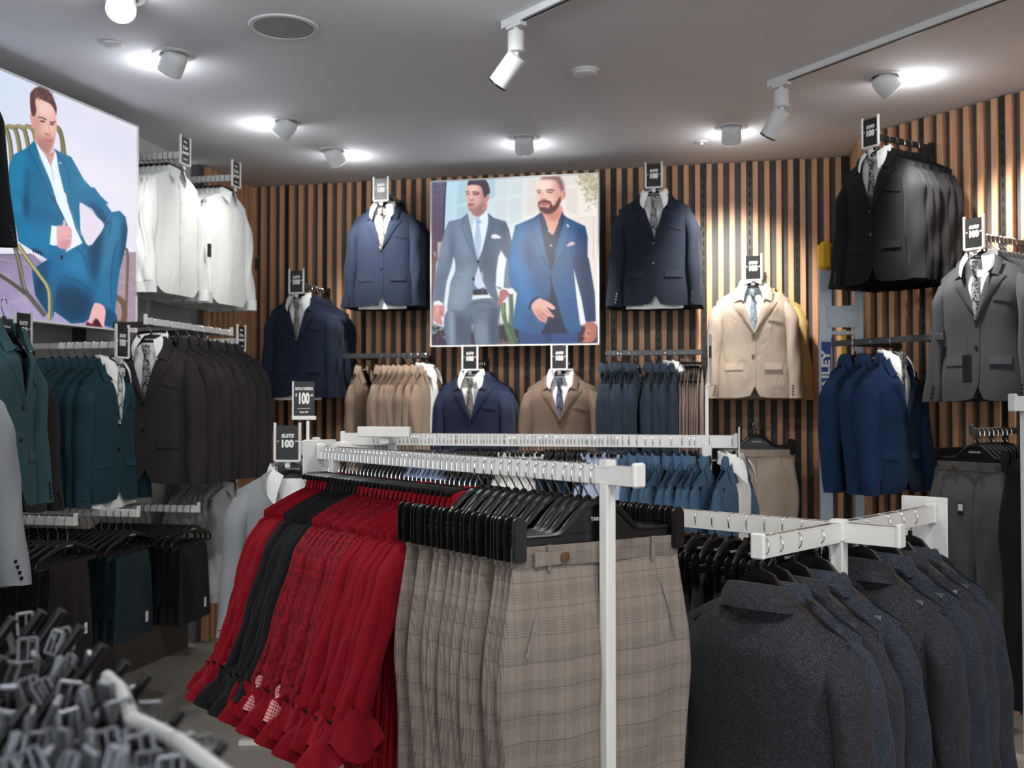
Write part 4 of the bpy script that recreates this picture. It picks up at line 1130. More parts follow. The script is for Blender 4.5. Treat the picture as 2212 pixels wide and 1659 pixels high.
def art_seated(cv):
    a = zoomer(0, 140, 5.53); b = zoomer(0, 420, 5.53)
    F = lambda P, *k, **w: cv.fill(a(P), *k, **w)
    H = lambda P, *k, **w: cv.fill(b(P), *k, **w)
    rs = np.random.RandomState(9)
    F([(-3000, -3000), (3000, -3000), (3000, 6000), (-3000, 6000)], '#cfdcf0', 0, smooth=False, grad=a([(100, 100)])[0] + a([(900, 1100)])[0] + ('#e6e2f0',))
    F([(900, 700), (1600, 800), (1600, 1200), (1000, 1200)], '#d4dbf0', 30, 0.5); F([(400, 1000), (1500, 1300), (1500, 1700), (900, 1700)], '#e9e4f0', 25, 0.6)
    # floor tiles and low wall
    H([(-900, 715), (400, 715), (600, 900), (1400, 700), (1700, 690), (1700, 1700), (-900, 1700)], '#8b7c9c', 1, smooth=False, grad=b([(0, 750)])[0] + b([(200, 1500)])[0] + ('#a79bc4',))
    H([(1380, 690), (1700, 690), (1700, 1700), (1380, 1700)], '#a58e9f', 1, smooth=False)
    for i in range(26):
        x, y = rs.uniform(-300, 500), rs.uniform(760, 1400); cv.fill(b([(x, y), (x + 120, y + 30), (x + 60, y + 80)]), ['#6a5f80', '#b4a8cc'][i % 2], 7, 0.5)
    for P in ([(-200, 900), (120, 1000), (420, 1500)], [(-200, 1300), (300, 1260), (500, 1180)], [(0, 770), (330, 830)], [(1420, 900), (1600, 960)], [(1420, 1180), (1600, 1120)], [(1400, 1020), (1580, 1090)], [(1430, 1400), (1600, 1380)]): cv.line(b(P), 2, '#c9a6b4', 0.8, 0.7)
    cv.line(b([(-300, 718), (380, 715)]), 1.8, '#4d4760', 0.7)
    # chair
    G1, G2 = '#8a8556', '#4f4c38'
    for i in range(8):
        x = -60 + i * 105
        if i == 5 or i == 6: continue
        P = [(x - 60, 735), (x + 20, 760), (x + 60, 860), (x + 90, 1060), (x + 110, 1500)]
        cv.line(a(P), 9, G2, 0.8); cv.line([(p[0] - 1.2, p[1]) for p in a(P)], 6, '#8e885e', 1.0)
    cv.line(a([(-100, 735), (200, 735), (420, 755)]), 6, '#9b9468', 0.7)
    cv.line(a([(690, 780), (730, 860), (745, 1060)]), 7, '#76714a', 0.8)
    cv.line(b([(1500, 640), (1525, 760), (1505, 1350), (1490, 1650)]), 6, '#6d604c', 0.8); cv.line(b([(1380, 1220), (1470, 1300), (1480, 1480), (1400, 1560)]), 12, '#6b5546', 1.0); cv.line(b([(1370, 1260), (1420, 1380), (1420, 1500)]), 5, '#a58e74', 1.0)
    # suit: body
    T1, T2, T3 = '#167099', '#0c4468', '#2f87b4'
    jk = a([(410, 900), (330, 990), (170, 1070), (110, 1200), (90, 1430), (130, 1659)]) + b([(150, 160), (220, 560), (340, 640), (560, 770), (590, 800), (480, 1180), (560, 1400), (640, 1470), (700, 1000), (780, 690), (1040, 600), (960, 470), (950, 100)]) + a([(1300, 1659), (1100, 1480), (1000, 1370), (850, 1100), (730, 1050), (640, 1000), (700, 1260), (640, 1100), (430, 930)])
    cv.fill(jk, T1, 0.7, smooth=False)
    # legs
    leg = b([(700, 700), (1000, 590), (1100, 600), (1240, 380), (1340, 210), (1430, 195), (1500, 270), (1525, 420), (1500, 640), (1430, 900), (1400, 1130), (1370, 1440), (1230, 1330), (1130, 1290), (1060, 1490), (1000, 1530), (850, 1540), (660, 1400), (560, 1420), (420, 1200), (380, 900), (560, 780)])
    cv.fill(leg, '#1b6590', 0.7, smooth=False); cl = cv.full(leg, False)
    H([(1230, 1340), (1380, 1420), (1400, 1590), (1300, 1580), (1240, 1540)], '#114a70', 1.5)
    for P, c, bl, al in (([(420, 750), (600, 780), (480, 1180), (400, 1000)], T2, 8, 0.8), ([(1060, 620), (1240, 400), (1230, 700), (1130, 1050), (1050, 900)], '#0c3656', 10, 0.85), ([(1440, 300), (1525, 420), (1480, 700), (1430, 900), (1440, 600)], '#0d3a58', 6, 0.8),
                         ([(1300, 260), (1430, 240), (1460, 400), (1300, 900), (1200, 1150), (1220, 700)], '#3f83a8', 12, 0.7), ([(720, 850), (980, 640), (1050, 900), (1100, 1060), (900, 960)], '#2388ba', 14, 0.7), ([(690, 1080), (1100, 1200), (1060, 1480), (850, 1540), (660, 1380)], '#0b3252', 14, 0.85),
                         ([(400, 1100), (560, 1000), (640, 1400), (500, 1350)], '#0a2f50', 12, 0.8), ([(1180, 1120), (1330, 1000), (1340, 1400), (1230, 1320), (1130, 1280)], '#2b769e', 8, 0.6)):
        cv.fill(b(P), c, bl, al, clip=cl)
    for P in ([(760, 980), (950, 1040), (1080, 1140)], [(720, 1080), (900, 1130), (1060, 1260)], [(900, 620), (1000, 740), (1040, 900)], [(1240, 360), (1320, 330), (1300, 500)], [(1400, 560), (1330, 900), (1330, 1290)]): cv.line(b(P), 3, '#0d3f63', 1.8, 0.6)
    cj = cv.full(jk, False)
    for Z, P, c, bl, al in ((a, [(300, 1050), (370, 1000), (640, 1600), (600, 1659), (340, 1500)], '#10608c', 12, 0.6), (a, [(170, 1090), (300, 1070), (330, 1400), (120, 1550)], '#2184ae', 12, 0.7), (a, [(310, 1250), (350, 1300), (330, 1700), (290, 1700)], T2, 6, 0.75),
                            (b, [(140, 40), (300, 150), (330, 250), (160, 170)], '#2b8fbe', 8, 0.6), (b, [(300, 0), (350, 100), (340, 280), (280, 220)], '#073a5c', 5, 0.8), (b, [(350, 100), (700, 200), (760, 300), (620, 370), (400, 320)], '#0e5480', 14, 0.6), (b, [(230, 430), (600, 400), (580, 740), (300, 600)], '#157ab0', 12, 0.7),
                            (b, [(400, 660), (560, 770), (600, 900), (480, 1180), (400, 1000)], '#0b3f68', 8, 0.8), (a, [(700, 1080), (850, 1120), (1000, 1400), (960, 1600), (820, 1400)], '#176c96', 10, 0.6), (a, [(940, 1480), (1250, 1659), (1300, 1659), (1000, 1360)], '#2f83ae', 8, 0.6), (b, [(950, 100), (1000, 100), (1230, 360), (1330, 220), (1180, 40)], '#145c84', 8, 0.6),
                            (b, [(590, 640), (780, 690), (700, 1000), (640, 1420), (560, 1300), (560, 900)], '#17689a', 8, 0.6)):
        cv.fill(Z(P), c, bl, al, clip=cj)
    cv.fill(b([(960, 100), (1100, 170), (1230, 370), (1340, 220), (1230, 60), (1130, -80), (960, -100)]), '#1d6f9a', 1.0, smooth=False); cv.fill(b([(1000, 120), (1100, 170), (1235, 365), (1290, 300), (1150, 120)]), '#0e3a5c', 6, 0.7)
    H([(955, 110), (1120, 240), (1240, 375), (1090, 595), (1030, 585), (990, 480)], '#e4dcec', 0.8)
    # shirt, collar, neck
    F([(410, 890), (430, 900), (560, 1110), (600, 1200), (640, 1010), (670, 1040), (700, 1250), (800, 1659), (680, 1659), (600, 1400), (470, 1100)], '#e6f1f8', 0.7, smooth=False)
    H([(640, -20), (780, -20), (900, 400), (985, 580), (780, 690), (860, 500), (780, 300), (700, 140)], '#e6f3f8', 0.7, smooth=False)
    cv.line(a([(570, 1130), (615, 1230), (640, 1390)]), 1.0, '#7f99b0', 0.6); cv.line(b([(850, 200), (960, 480)]), 2, '#b4cfe0', 1.2, 0.6)
    F([(415, 880), (600, 1060), (650, 1000), (640, 1100), (605, 1210), (570, 1120), (450, 960)], '#d69c90', 0.8); F([(470, 960), (600, 1050), (650, 990), (620, 1100)], '#b37870', 4, 0.6)
    for P in ([(330, 990), (380, 1100), (440, 1200), (640, 1659)], [(660, 1030), (800, 1250), (830, 1500)]): cv.line(a(P), 1.4, '#0a3a5e', 0.7, 0.8)
    cv.line(a([(415, 920), (470, 1080), (600, 1400), (680, 1659)]), 1.5, '#0c4064', 0.8, 0.8); cv.line(b([(600, 0), (680, 120), (770, 310)]), 1.5, '#0a3654', 0.8, 0.85); cv.line(b([(800, 60), (850, 220), (960, 440), (1020, 585)]), 1.5, '#0c4468', 0.8, 0.7)
    F([(700, 1160), (730, 1170), (735, 1185), (705, 1178)], '#a9cbdd', 0.6)
    # hand and cuffs
    H([(615, 370), (690, 380), (690, 610), (640, 610), (595, 595)], '#e9f4fb', 0.7, smooth=False)
    H([(680, 390), (740, 370), (760, 300), (785, 320), (790, 370), (850, 400), (858, 480), (845, 600), (800, 650), (720, 640), (685, 600)], '#e5aeb2', 0.8)
    H([(690, 560), (840, 560), (800, 650), (720, 640)], '#c07f88', 6, 0.7)
    for y in (430, 500, 560): cv.line(b([(800, y - 10), (855, y)]), 1.2, '#a8656e', 0.8, 0.7)
    for x in (395, 425, 455, 485): H([(x, 650 + (x - 395) * 0.35), (x + 18, 655 + (x - 395) * 0.35), (x + 12, 690 + (x - 395) * 0.35), (x - 6, 680 + (x - 395) * 0.35)], '#10233a', 0.7)
    H([(725, 730), (745, 725), (752, 760), (735, 778), (720, 760)], '#0b1420', 0.7)
    # arm of the chair over the jacket
    cv.line(b([(215, 600), (330, 770), (470, 960), (570, 1100), (600, 1250), (595, 1500)]), 9, '#6f6a48', 0.8); cv.line(b([(205, 590), (320, 755), (462, 950), (560, 1095), (588, 1250), (583, 1500)]), 4, '#bcb78a', 1.0)
    cv.line(b([(180, 620), (230, 820), (290, 1120), (380, 1250), (540, 1450)]), 10, '#5a5750', 0.9); cv.line(b([(185, 660), (245, 880), (300, 1130)]), 3, '#8f8d80', 1.0); cv.line(b([(-100, 900), (120, 1040), (300, 1180)]), 8, '#4f4d46', 0.9)
    # foot and loafer
    H([(1130, 1300), (1250, 1350), (1250, 1500), (1215, 1590), (1100, 1580), (1030, 1550), (1060, 1500)], '#e9b3b0', 0.8); H([(1040, 1520), (1100, 1540), (1150, 1480), (1215, 1570), (1215, 1640), (1090, 1620), (1030, 1560)], '#5e2030', 1.0); H([(1110, 1520), (1160, 1490), (1200, 1560), (1160, 1590)], '#3a141e', 2, 0.8)
    # head
    fc = a([(412, 400), (520, 390), (600, 450), (660, 520), (672, 620), (678, 720), (665, 850), (640, 960), (600, 1040), (560, 1060), (490, 1010), (430, 900), (410, 780), (400, 600)])
    cv.fill(fc, '#e6b2a4', 0.7); cf = cv.full(fc)
    cv.fill(a([(400, 560), (480, 700), (470, 850), (560, 1000), (500, 1060), (400, 900)]), '#b88078', 9, 0.7, clip=cf); cv.fill(a([(450, 870), (560, 900), (650, 860), (620, 1060), (500, 1060)]), '#94665e', 8, 0.65, clip=cf)
    cv.fill(a([(460, 430), (600, 470), (640, 600), (470, 590)]), '#f6d8cf', 9, 0.7, clip=cf); cv.fill(a([(560, 700), (620, 700), (610, 820), (560, 800)]), '#f4cfc4', 6, 0.6, clip=cf)
    F([(360, 590), (390, 580), (410, 660), (410, 760), (385, 740), (362, 650)], '#d99a98', 0.7)
    F([(358, 420), (370, 330), (440, 270), (520, 265), (600, 330), (650, 430), (678, 520), (668, 600), (650, 540), (600, 470), (500, 420), (430, 400), (425, 480), (435, 540), (410, 620), (370, 570)], '#5b3a3c', 0.8)
    for i in range(90): x, y = rs.uniform(390, 640), rs.uniform(290, 420); cv.line(a([(x, y + (x - 390) * 0.3), (x + rs.uniform(-10, 40), y - 30 + (x - 390) * 0.3)]), 1.0, ['#8c6258', '#3c272e', '#a37a6a'][i % 3], 0.5, 0.6)
    cv.line(a([(455, 632), (500, 632), (555, 660)]), 2.6, '#4d302e', 0.7); cv.line(a([(595, 685), (630, 690), (665, 680)]), 2.4, '#4d302e', 0.7)
    F([(478, 665), (540, 672), (530, 688), (490, 685)], '#4a3a40', 0.8); F([(600, 700), (645, 708), (640, 722), (605, 718)], '#4a3a40', 0.8)
    cv.line(a([(570, 690), (590, 780), (600, 820), (560, 835)]), 1.8, '#c48c80', 0.9, 0.8); F([(535, 815), (600, 835), (590, 850), (545, 840)], '#a0645c', 1.2, 0.8)
    F([(520, 895), (570, 895), (628, 912), (590, 940), (545, 925)], '#c8767a', 0.8); cv.line(a([(520, 897), (575, 912), (628, 914)]), 1.0, '#7c4046', 0.5)
    cv.line(a([(510, 870), (570, 875), (640, 890)]), 3, '#a37068', 1.6, 0.6)


def lightbox(name, A, B, zt, zb, art, label, nx, ny, strength, back=0.09):
    A = Vector(A); B = Vector(B); d = (B - A); L = d.length; dn = d.normalized(); rz = math.atan2(dn.y, dn.x)
    f = plane_map(A, B, zt, zb, nx, ny)
    cv = Canvas(nx, ny, f); art(cv)
    o = root(name, (A.x, A.y, zb), rz)
    tag(o, label, 'poster')
    xs = np.linspace(0, L, nx); zs = np.linspace(zt - zb, 0, ny)
    P = np.zeros((ny, nx, 3)); P[..., 0] = xs[None, :]; P[..., 2] = zs[:, None]
    g = G(); g.grid(P)
    m, nt, b = newmat('backlit_print')
    vc = N(nt, 'ShaderNodeVertexColor'); vc.layer_name = 'print'
    nt.links.new(vc.outputs['Color'], b.inputs['Emission Color']); b.inputs['Emission Strength'].default_value = strength
    b.inputs['Base Color'].default_value = (0.02, 0.02, 0.02, 1); b.inputs['Roughness'].default_value = 0.8; b.inputs['Specular IOR Level'].default_value = 0.08
    me = g.mesh('backlit_print', m, smooth=False)
    ca = me.color_attributes.new('print', 'FLOAT_COLOR', 'POINT')
    c = np.clip(cv.a, 0, 1).reshape(-1, 3); c = np.where(c <= 0.04045, c / 12.92, ((c + 0.055) / 1.055) ** 2.4)
    ca.data.foreach_set('color', np.concatenate([c, np.ones((len(c), 1))], 1).ravel())
    link('artwork', me, o)
    g = G()
    g.box((L / 2, back / 2 + 0.004, (zt - zb) / 2), (L + 0.012, back, zt - zb + 0.012))
    link('case', g.mesh('lightbox_case', 'fixture_white'), o)
    g = G()
    for x in (-0.006, L + 0.006): g.box((x, 0.0, (zt - zb) / 2), (0.006, 0.012, zt - zb + 0.018))
    for z in (-0.006, zt - zb + 0.006): g.box((L / 2, 0.0, z), (L + 0.018, 0.012, 0.006))
    link('frame', g.mesh('lightbox_frame', 'white_metal'), o)
    g = G()
    for x in (0.25 * L, 0.75 * L): g.box((x, back + 0.09, zt - zb - 0.06), (0.03, 0.18, 0.02))
    link('wall_bracket', g.mesh('wall_bracket', 'black_metal'), o)
    return o


# ------------------------------------------------------------------ room
def wood_mat():
    m, nt, b = newmat('timber_slat')
    tc = N(nt, 'ShaderNodeTexCoord'); mp = N(nt, 'ShaderNodeMapping'); mp.inputs['Scale'].default_value = (30, 30, 1.2)
    nt.links.new(tc.outputs['Object'], mp.inputs['Vector'])
    no = N(nt, 'ShaderNodeTexNoise', Scale=2.0, Detail=6.0, Roughness=0.6); nt.links.new(mp.outputs['Vector'], no.inputs['Vector'])
    c = ramp2(nt, no.outputs['Fac'], 0.3, 0.72, lin('#b98661'), lin('#d6a57e'))
    nt.links.new(c, b.inputs['Base Color']); b.inputs['Roughness'].default_value = 0.55
    return m


M['wood'] = wood_mat()
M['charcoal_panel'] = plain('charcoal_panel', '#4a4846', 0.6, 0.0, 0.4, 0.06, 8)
M['standard'] = plain('slotted_standard', '#2a2826', 0.45, 0.3, 0.5, 0.05)
M['slot'] = plain('slot_shadow', '#050505', 0.9)
M['plaster'] = plain('ceiling_plaster', '#e6e6ea', 0.9, 0.0, 0.2, 0.02, 3, 0.05)
M['white_wall'] = plain('white_wall', '#b5b5b3', 0.8, 0.0, 0.3, 0.02, 3)


def floor_mat():
    m, nt, b = newmat('polished_concrete')
    tc = N(nt, 'ShaderNodeTexCoord')
    n1 = N(nt, 'ShaderNodeTexNoise', Scale=1.7, Detail=6.0); n2 = N(nt, 'ShaderNodeTexNoise', Scale=60.0, Detail=3.0)
    nt.links.new(tc.outputs['Object'], n1.inputs['Vector']); nt.links.new(tc.outputs['Object'], n2.inputs['Vector'])
    c1 = ramp2(nt, n1.outputs['Fac'], 0.3, 0.7, lin('#8c8880'), lin('#9c978d'))
    mx = N(nt, 'ShaderNodeMix', data_type='RGBA', blend_type='OVERLAY'); mx.inputs[0].default_value = 0.25
    nt.links.new(c1, mx.inputs[6]); nt.links.new(n2.outputs['Color'], mx.inputs[7])
    nt.links.new(mx.outputs[2], b.inputs['Base Color']); b.inputs['Roughness'].default_value = 0.6
    return m


M['floor'] = floor_mat()
g = G(); g.box((0.5, 1.5, -0.05), (14, 14, 0.1)); struct('floor', g.mesh('floor', 'floor', False))
g = G(); g.box((0.5, 1.5, CEIL + 0.05), (14, 14, 0.1)); struct('ceiling', g.mesh('ceiling', 'plaster', False))


def slat_wall(name, p0, d, L, nrm, pitch=0.0725, phase=0.0, std=4, stdphase=0, panel='charcoal_panel'):
    """panel line starts at p0 and runs along d for L; nrm points into the room"""
    rz = math.atan2(d.y, d.x)
    sgn = 1 if Vector((-d.y, d.x, 0)).dot(nrm) > 0 else -1
    g = G(); H_ = CEIL
    g.box((L / 2, -sgn * 0.05, H_ / 2), (L, 0.1, H_), mat=0)
    n = int(L / pitch)
    for i in range(n):
        x = phase + (i + 0.5) * pitch
        if x > L - 0.016: break
        g.box((x, sgn * 0.017, H_ / 2 - 0.003), (0.032, 0.034, H_ - 0.006), mat=1)
        if std and (i + stdphase) % std == 0:
            xc = x + pitch / 2
            g.box((xc, sgn * 0.012, H_ / 2), (0.030, 0.022, H_), mat=2)
            k = 0; z = H_ - 0.09
            while z > 0.9:
                g.box((xc, sgn * 0.0235, z), (0.0075, 0.002, 0.034), mat=3); z -= 0.0615
    o = struct(name, g.mesh(name, [panel, 'wood', 'standard', 'slot'], False))
    o.location = p0; o.rotation_euler = (0, 0, rz)
    return o


slat_wall('wall_back', CL, U, (CR - CL).length, -W, phase=0.0, std=4, stdphase=1)
slat_wall('wall_right', CR2, RD, 8.0, RN, phase=0.0, std=6, stdphase=2, pitch=0.078)
slat_wall('wall_return', CR, -W, (CR - CR2).length, Vector((-0.9754, 0.2204, 0)), std=0)
slat_wall('wall_left_corner', CL, -W, 0.72, U, std=0, phase=0.02)
g = G(); g.box((3.6, 0.05, CEIL / 2), (7.0, 0.1, CEIL)); o = struct('wall_left', g.mesh('wall_left', 'white_wall', False))
pl = CL - W * 0.72; o.location = pl; o.rotation_euler = (0, 0, math.atan2(-W.y, -W.x)); o.location = pl - U * 0.1 + U * 0.0
# the box sits on the room-outer side of the wall line
o.rotation_euler = (0, 0, math.atan2(-W.y, -W.x))


g = G(); g.box((3.6, -0.02, 0.20), (7.0, 0.05, 0.40)); o = struct('shade_strip_left', g.mesh('shade_strip_left', 'charcoal_panel', False)); o.location = pl + U * 0.0; o.rotation_euler = (0, 0, math.atan2(-W.y, -W.x))  # dark strip standing in for the shade below the hung trousers

# ------------------------------------------------------------------ lamps and ceiling fittings
M['lamp_face'] = emit('lamp_face', '#fff6ea', 4.0)


def spot(parent, loc, target, power, angle=50, blend=1.0, size=0.06, col=(1, 0.955, 0.90)):
    l = bpy.data.lights.new('spot', 'SPOT'); l.energy = power; l.spot_size = R(angle); l.spot_blend = blend; l.shadow_soft_size = size; l.color = col
    o = bpy.data.objects.new('lamp_beam', l); C.objects.link(o)
    o.location = loc; o.rotation_euler = (Vector(target) - Vector(loc)).to_track_quat('-Z', 'Y').to_euler()
    o.parent = parent; o.matrix_parent_inverse = parent.matrix_world.inverted()
    return o


def point(parent, loc, power, size=0.05, col=(0.95, 0.98, 1)):
    l = bpy.data.lights.new('spill', 'POINT'); l.energy = power; l.shadow_soft_size = size; l.color = col
    o = bpy.data.objects.new('lamp_spill', l); C.objects.link(o); o.location = loc
    o.parent = parent; o.matrix_parent_inverse = parent.matrix_world.inverted()


def ring_mesh():
    g = G()
    prof = [(0.062, -0.001), (0.064, -0.006), (0.088, -0.006), (0.093, -0.002), (0.093, 0.0)]
    P = [[(r * math.cos(a), r * math.sin(a), z) for a in np.linspace(0, 2 * math.pi, 37)] for r, z in prof]
    g.grid(np.array(P)); return g.mesh('trim_ring', 'fixture_white')


def can_mesh():
    g = G()
    g.lathe([(0.004, -0.055), (0.012, -0.052), (0.040, -0.048), (0.053, -0.030), (0.056, 0.0), (0.056, 0.055), (0.052, 0.058), (0.050, 0.045)], n=28)
    g.lathe([(0.008, -0.064), (0.010, -0.054)], n=10)
    return g.mesh('lamp_can', 'fixture_white')


RING, CAN = ring_mesh(), can_mesh()
g = G(); g.lathe([(0.058, 0.0), (0.058, 0.001)], n=24); HOLE = g.mesh('recess', 'dark')
g = G(); g.lathe([(0.046, 0.0), (0.046, 0.002)], n=24); LENS = g.mesh('lens', 'lamp_face')
dl_world = []


def downlight(px, py, target, label, power=60, spill=2.4, angle=78):
    p = atZ(px, py, CEIL); t = Vector(target)
    o = root('gimbal_downlight', (p.x, p.y, CEIL)); tag(o, label, 'ceiling light', 'adjustable ceiling downlights')
    bpy.context.view_layer.update()
    link('trim_ring', RING, o, loc=(0, 0, 0)); link('recess', HOLE, o, loc=(0, 0, -0.0015))
    aim = (t - p); aim.z = 0; aim.normalize(); ax = (aim * 0.72 + Vector((0, 0, -0.69))).normalized()
    q = Vector((0, 0, 1)).rotation_difference(ax)
    c = link('lamp_head', CAN, o, mat4=Matrix.Translation((aim.x * 0.0, aim.y * 0.0, -0.030)) @ q.to_matrix().to_4x4())
    c2 = link('lens', LENS, c, mat4=T(0, 0, 0.046), label='glowing lens')
    bpy.context.view_layer.update()
    sp = p + Vector((0, 0, -0.030)) + ax * 0.072
    spot(o, sp, t, power, angle)
    point(o, p + aim * 0.14 + Vector((0, 0, -0.09)), spill)
    return o
A_ = lambda u, w, z: CL + U * u - W * w + Vector((0, 0, z))      # point by distance along the back wall, from it, height
downlight(375, 118, A_(-0.1, 1.9, 1.9), 'white downlight on the left part of the ceiling, nearest the left poster', 48)
downlight(618, 262, A_(0.0, 1.2, 2.0), 'white downlight above the white shirts, between left poster and back wall', 27)
downlight(722, 325, A_(1.2, 0.2, 2.0), 'small white downlight nearest the back left corner of the ceiling', 150)
downlight(1132, 298, A_(2.1, 0.2, 1.6), 'white downlight in front of the poster of two men', 260)
downlight(1580, 275, A_(3.35, 0.0, 1.95), 'white downlight above the beige jacket, in front of the back wall', 225)
downlight(1912, 165, CR2 + RD * 1.0 + RN * 0.2 + Vector((0, 0, 2.1)), 'white downlight nearest the right wall, above the black suits', 290)
o = downlight(262, -8, (-0.9, 2.2, 1.0), 'lit downlight cut off by the top edge at upper left', 60)


def lamp_extra(x, y, target, label, power, angle=60):
    """added fill lamps, unseen beyond the frame, modelled like the downlights"""
    o = root('gimbal_downlight', (x, y, CEIL)); tag(o, label, 'ceiling light', 'adjustable ceiling downlights')
    link('trim_ring', RING, o, loc=(0, 0, 0)); link('recess', HOLE, o, loc=(0, 0, -0.0015))
    t = Vector(target); p = Vector((x, y, CEIL)); ax = (t - p).normalized(); q = Vector((0, 0, 1)).rotation_difference(ax)
    c = link('lamp_head', CAN, o, mat4=Matrix.Translation((0, 0, -0.030)) @ q.to_matrix().to_4x4()); link('lens', LENS, c, mat4=T(0, 0, 0.046))
    bpy.context.view_layer.update()
    spot(o, p + Vector((0, 0, -0.03)) + ax * 0.075, t, power, angle, 0.7, 0.045); point(o, p + Vector((0.12, 0.1, -0.13)), 10.0, 0.06)  # the point light is added to brighten the ceiling


lamp_extra(1.9, 0.9, (0.0, 2.9, 1.0), 'added unseen fill downlight over the camera, right, aimed at the front rail', 80, 70)
lamp_extra(-1.3, 1.2, (-0.3, 3.3, 1.1), 'added unseen fill downlight over the camera, left, aimed at the red shirts', 70, 70)
lamp_extra(0.3, 0.5, (0.9, 2.2, 1.0), 'added unseen fill downlight over the camera, middle, aimed at the grey jackets', 75, 70)
lamp_extra(-0.4, 3.2, (0.4, 5.8, 1.1), 'added unseen fill downlight over the front rail, aimed at the middle rail', 60, 75)
lamp_extra(3.1, 3.0, (2.3, 4.9, 1.6), 'added unseen fill downlight near the right wall beyond the frame', 90, 80)
lamp_extra(-2.0, 2.6, (-1.9, 4.3, 1.3), 'added unseen fill downlight near the left wall beyond the frame', 40, 70)

# small fittings
p = atZ(613, 58, CEIL); o = root('ceiling_speaker', p); tag(o, 'large round grey speaker grille flush in the ceiling at upper left', 'speaker')
g = G(); g.grid(np.array([[(r * math.cos(a), r * math.sin(a), z) for a in np.linspace(0, 2 * math.pi, 49)] for r, z in ((0.122, -0.004), (0.124, -0.007), (0.140, -0.006), (0.144, 0))]))
link('rim', g.mesh('speaker_rim', 'fixture_white'), o)
m, nt, b = newmat('speaker_mesh'); tc = N(nt, 'ShaderNodeTexCoord'); v = N(nt, 'ShaderNodeTexVoronoi', Scale=420.0); nt.links.new(tc.outputs['Object'], v.inputs['Vector'])
nt.links.new(ramp2(nt, v.outputs['Distance'], 0.2, 0.45, lin('#5a5d5d'), lin('#a0a5a5')), b.inputs['Base Color']); b.inputs['Roughness'].default_value = 0.6; M['speaker_mesh'] = m
g = G(); g.lathe([(0.123, -0.005), (0.123, -0.003)], n=48); link('grille', g.mesh('grille', 'speaker_mesh'), o)
p = atZ(245, 95, CEIL); g = G(); g.lathe([(0.0, -0.012), (0.036, -0.012), (0.045, -0.006), (0.045, 0.0)], n=28)
o = link('ceiling_cover_plate', g.mesh('cover_plate', 'label_white'), None, loc=p); tag(o, 'small round white cover plate on the ceiling beside the leftmost downlight', 'cover plate')
p = atZ(1265, 152, CEIL); o = root('smoke_detector', p); tag(o, 'round white smoke detector on the ceiling right of the track spotlight', 'smoke detector')
g = G(); g.lathe([(0.0, -0.030), (0.045, -0.030), (0.058, -0.022), (0.060, -0.012)], n=28); link('cover', g.mesh('detector_cover', 'fixture_white'), o)
g = G(); g.lathe([(0.066, -0.012), (0.066, 0.0)], n=28); link('base', g.mesh('detector_base', 'fixture_white'), o)
for px, py, lab in ((712, 348, 'small white sprinkler plate near the back left corner of the ceiling'), (1515, 306, 'small white sprinkler plate left of the downlight above the beige jacket')):
    p = atZ(px, py, CEIL); g = G(); g.lathe([(0.004, -0.02), (0.010, -0.02), (0.012, -0.008), (0.034, -0.006), (0.036, 0.0)], n=20)
    o = link('fire_sprinkler', g.mesh('sprinkler', 'fixture_white'), None, loc=p); tag(o, lab, 'sprinkler', 'ceiling sprinklers')


def track(pxa, pxb, ext, label, headlabel, aim, power, tgt):
    a = atZ(*pxa, CEIL - 0.03); b = atZ(*pxb, CEIL - 0.03); a.z = b.z = CEIL; d = (b - a).normalized(); L = (b - a).length + ext
    o = root('ceiling_track', a, math.atan2(d.y, d.x)); tag(o, label, 'track', 'lighting tracks')
    g = G(); g.box((L / 2, 0, -0.014), (L, 0.036, 0.028)); g.box((L / 2, 0, -0.0285), (L - 0.05, 0.010, 0.002), mat=1)
    link('rail', g.mesh('track_rail', ['fixture_white', 'dark'], False), o)
    g = G(); g.box((-0.003, 0, -0.016), (0.02, 0.042, 0.034)); link('end_cap', g.mesh('track_end', 'fixture_white', False), o)
    bpy.context.view_layer.update()
    for s, lab, vis in ((0.06, headlabel, True),):
        h = root('track_spotlight', a + d * s); tag(h, lab, 'spotlight', 'track spotlights')
        g = G(); g.box((0, 0, -0.036), (0.09, 0.034, 0.018)); link('adapter', g.mesh('track_adapter', 'fixture_white', False), h, rz=math.atan2(d.y, d.x))
        g = G(); g.lathe([(0.012, -0.060), (0.012, -0.045)], n=12); g.lathe([(0.030, -0.145), (0.034, -0.143), (0.034, -0.062), (0.030, -0.060)], n=24); link('driver_can', g.mesh('driver_can', 'fixture_white'), h)
        ax = Vector(aim).normalized(); q = Vector((0, 0, 1)).rotation_difference(ax)
        g = G(); g.lathe([(0.004, -0.020), (0.036, -0.020), (0.041, -0.016), (0.041, 0.115)], n=28)
        hd = link('lamp_head', g.mesh('spot_head', 'fixture_white'), h, mat4=Matrix.Translation(Vector((0, 0, -0.165)) + ax * 0.01) @ q.to_matrix().to_4x4())
        g = G(); g.grid(np.array([[(r * math.cos(t), r * math.sin(t), z) for t in np.linspace(0, 2 * math.pi, 29)] for r, z in ((0.041, 0.115), (0.0415, 0.122), (0.037, 0.124), (0.036, 0.10))])); link('bezel', g.mesh('spot_bezel', 'black_plastic'), hd, label='black bezel')
        g = G(); g.lathe([(0.035, 0.104), (0.035, 0.106)], n=20); link('lens', g.mesh('spot_lens', 'lamp_face'), hd)
        g = G(); g.tube([(0, 0, -0.14), (0, 0, -0.165)], 0.012, 10); link('joint', g.mesh('joint', 'fixture_white'), h)
        bpy.context.view_layer.update()
        pos = a + d * s + Vector((0, 0, -0.165)) + ax * 0.14
        spot(h, pos, tgt or (pos + ax * 3), power, 45, 0.5, 0.035)


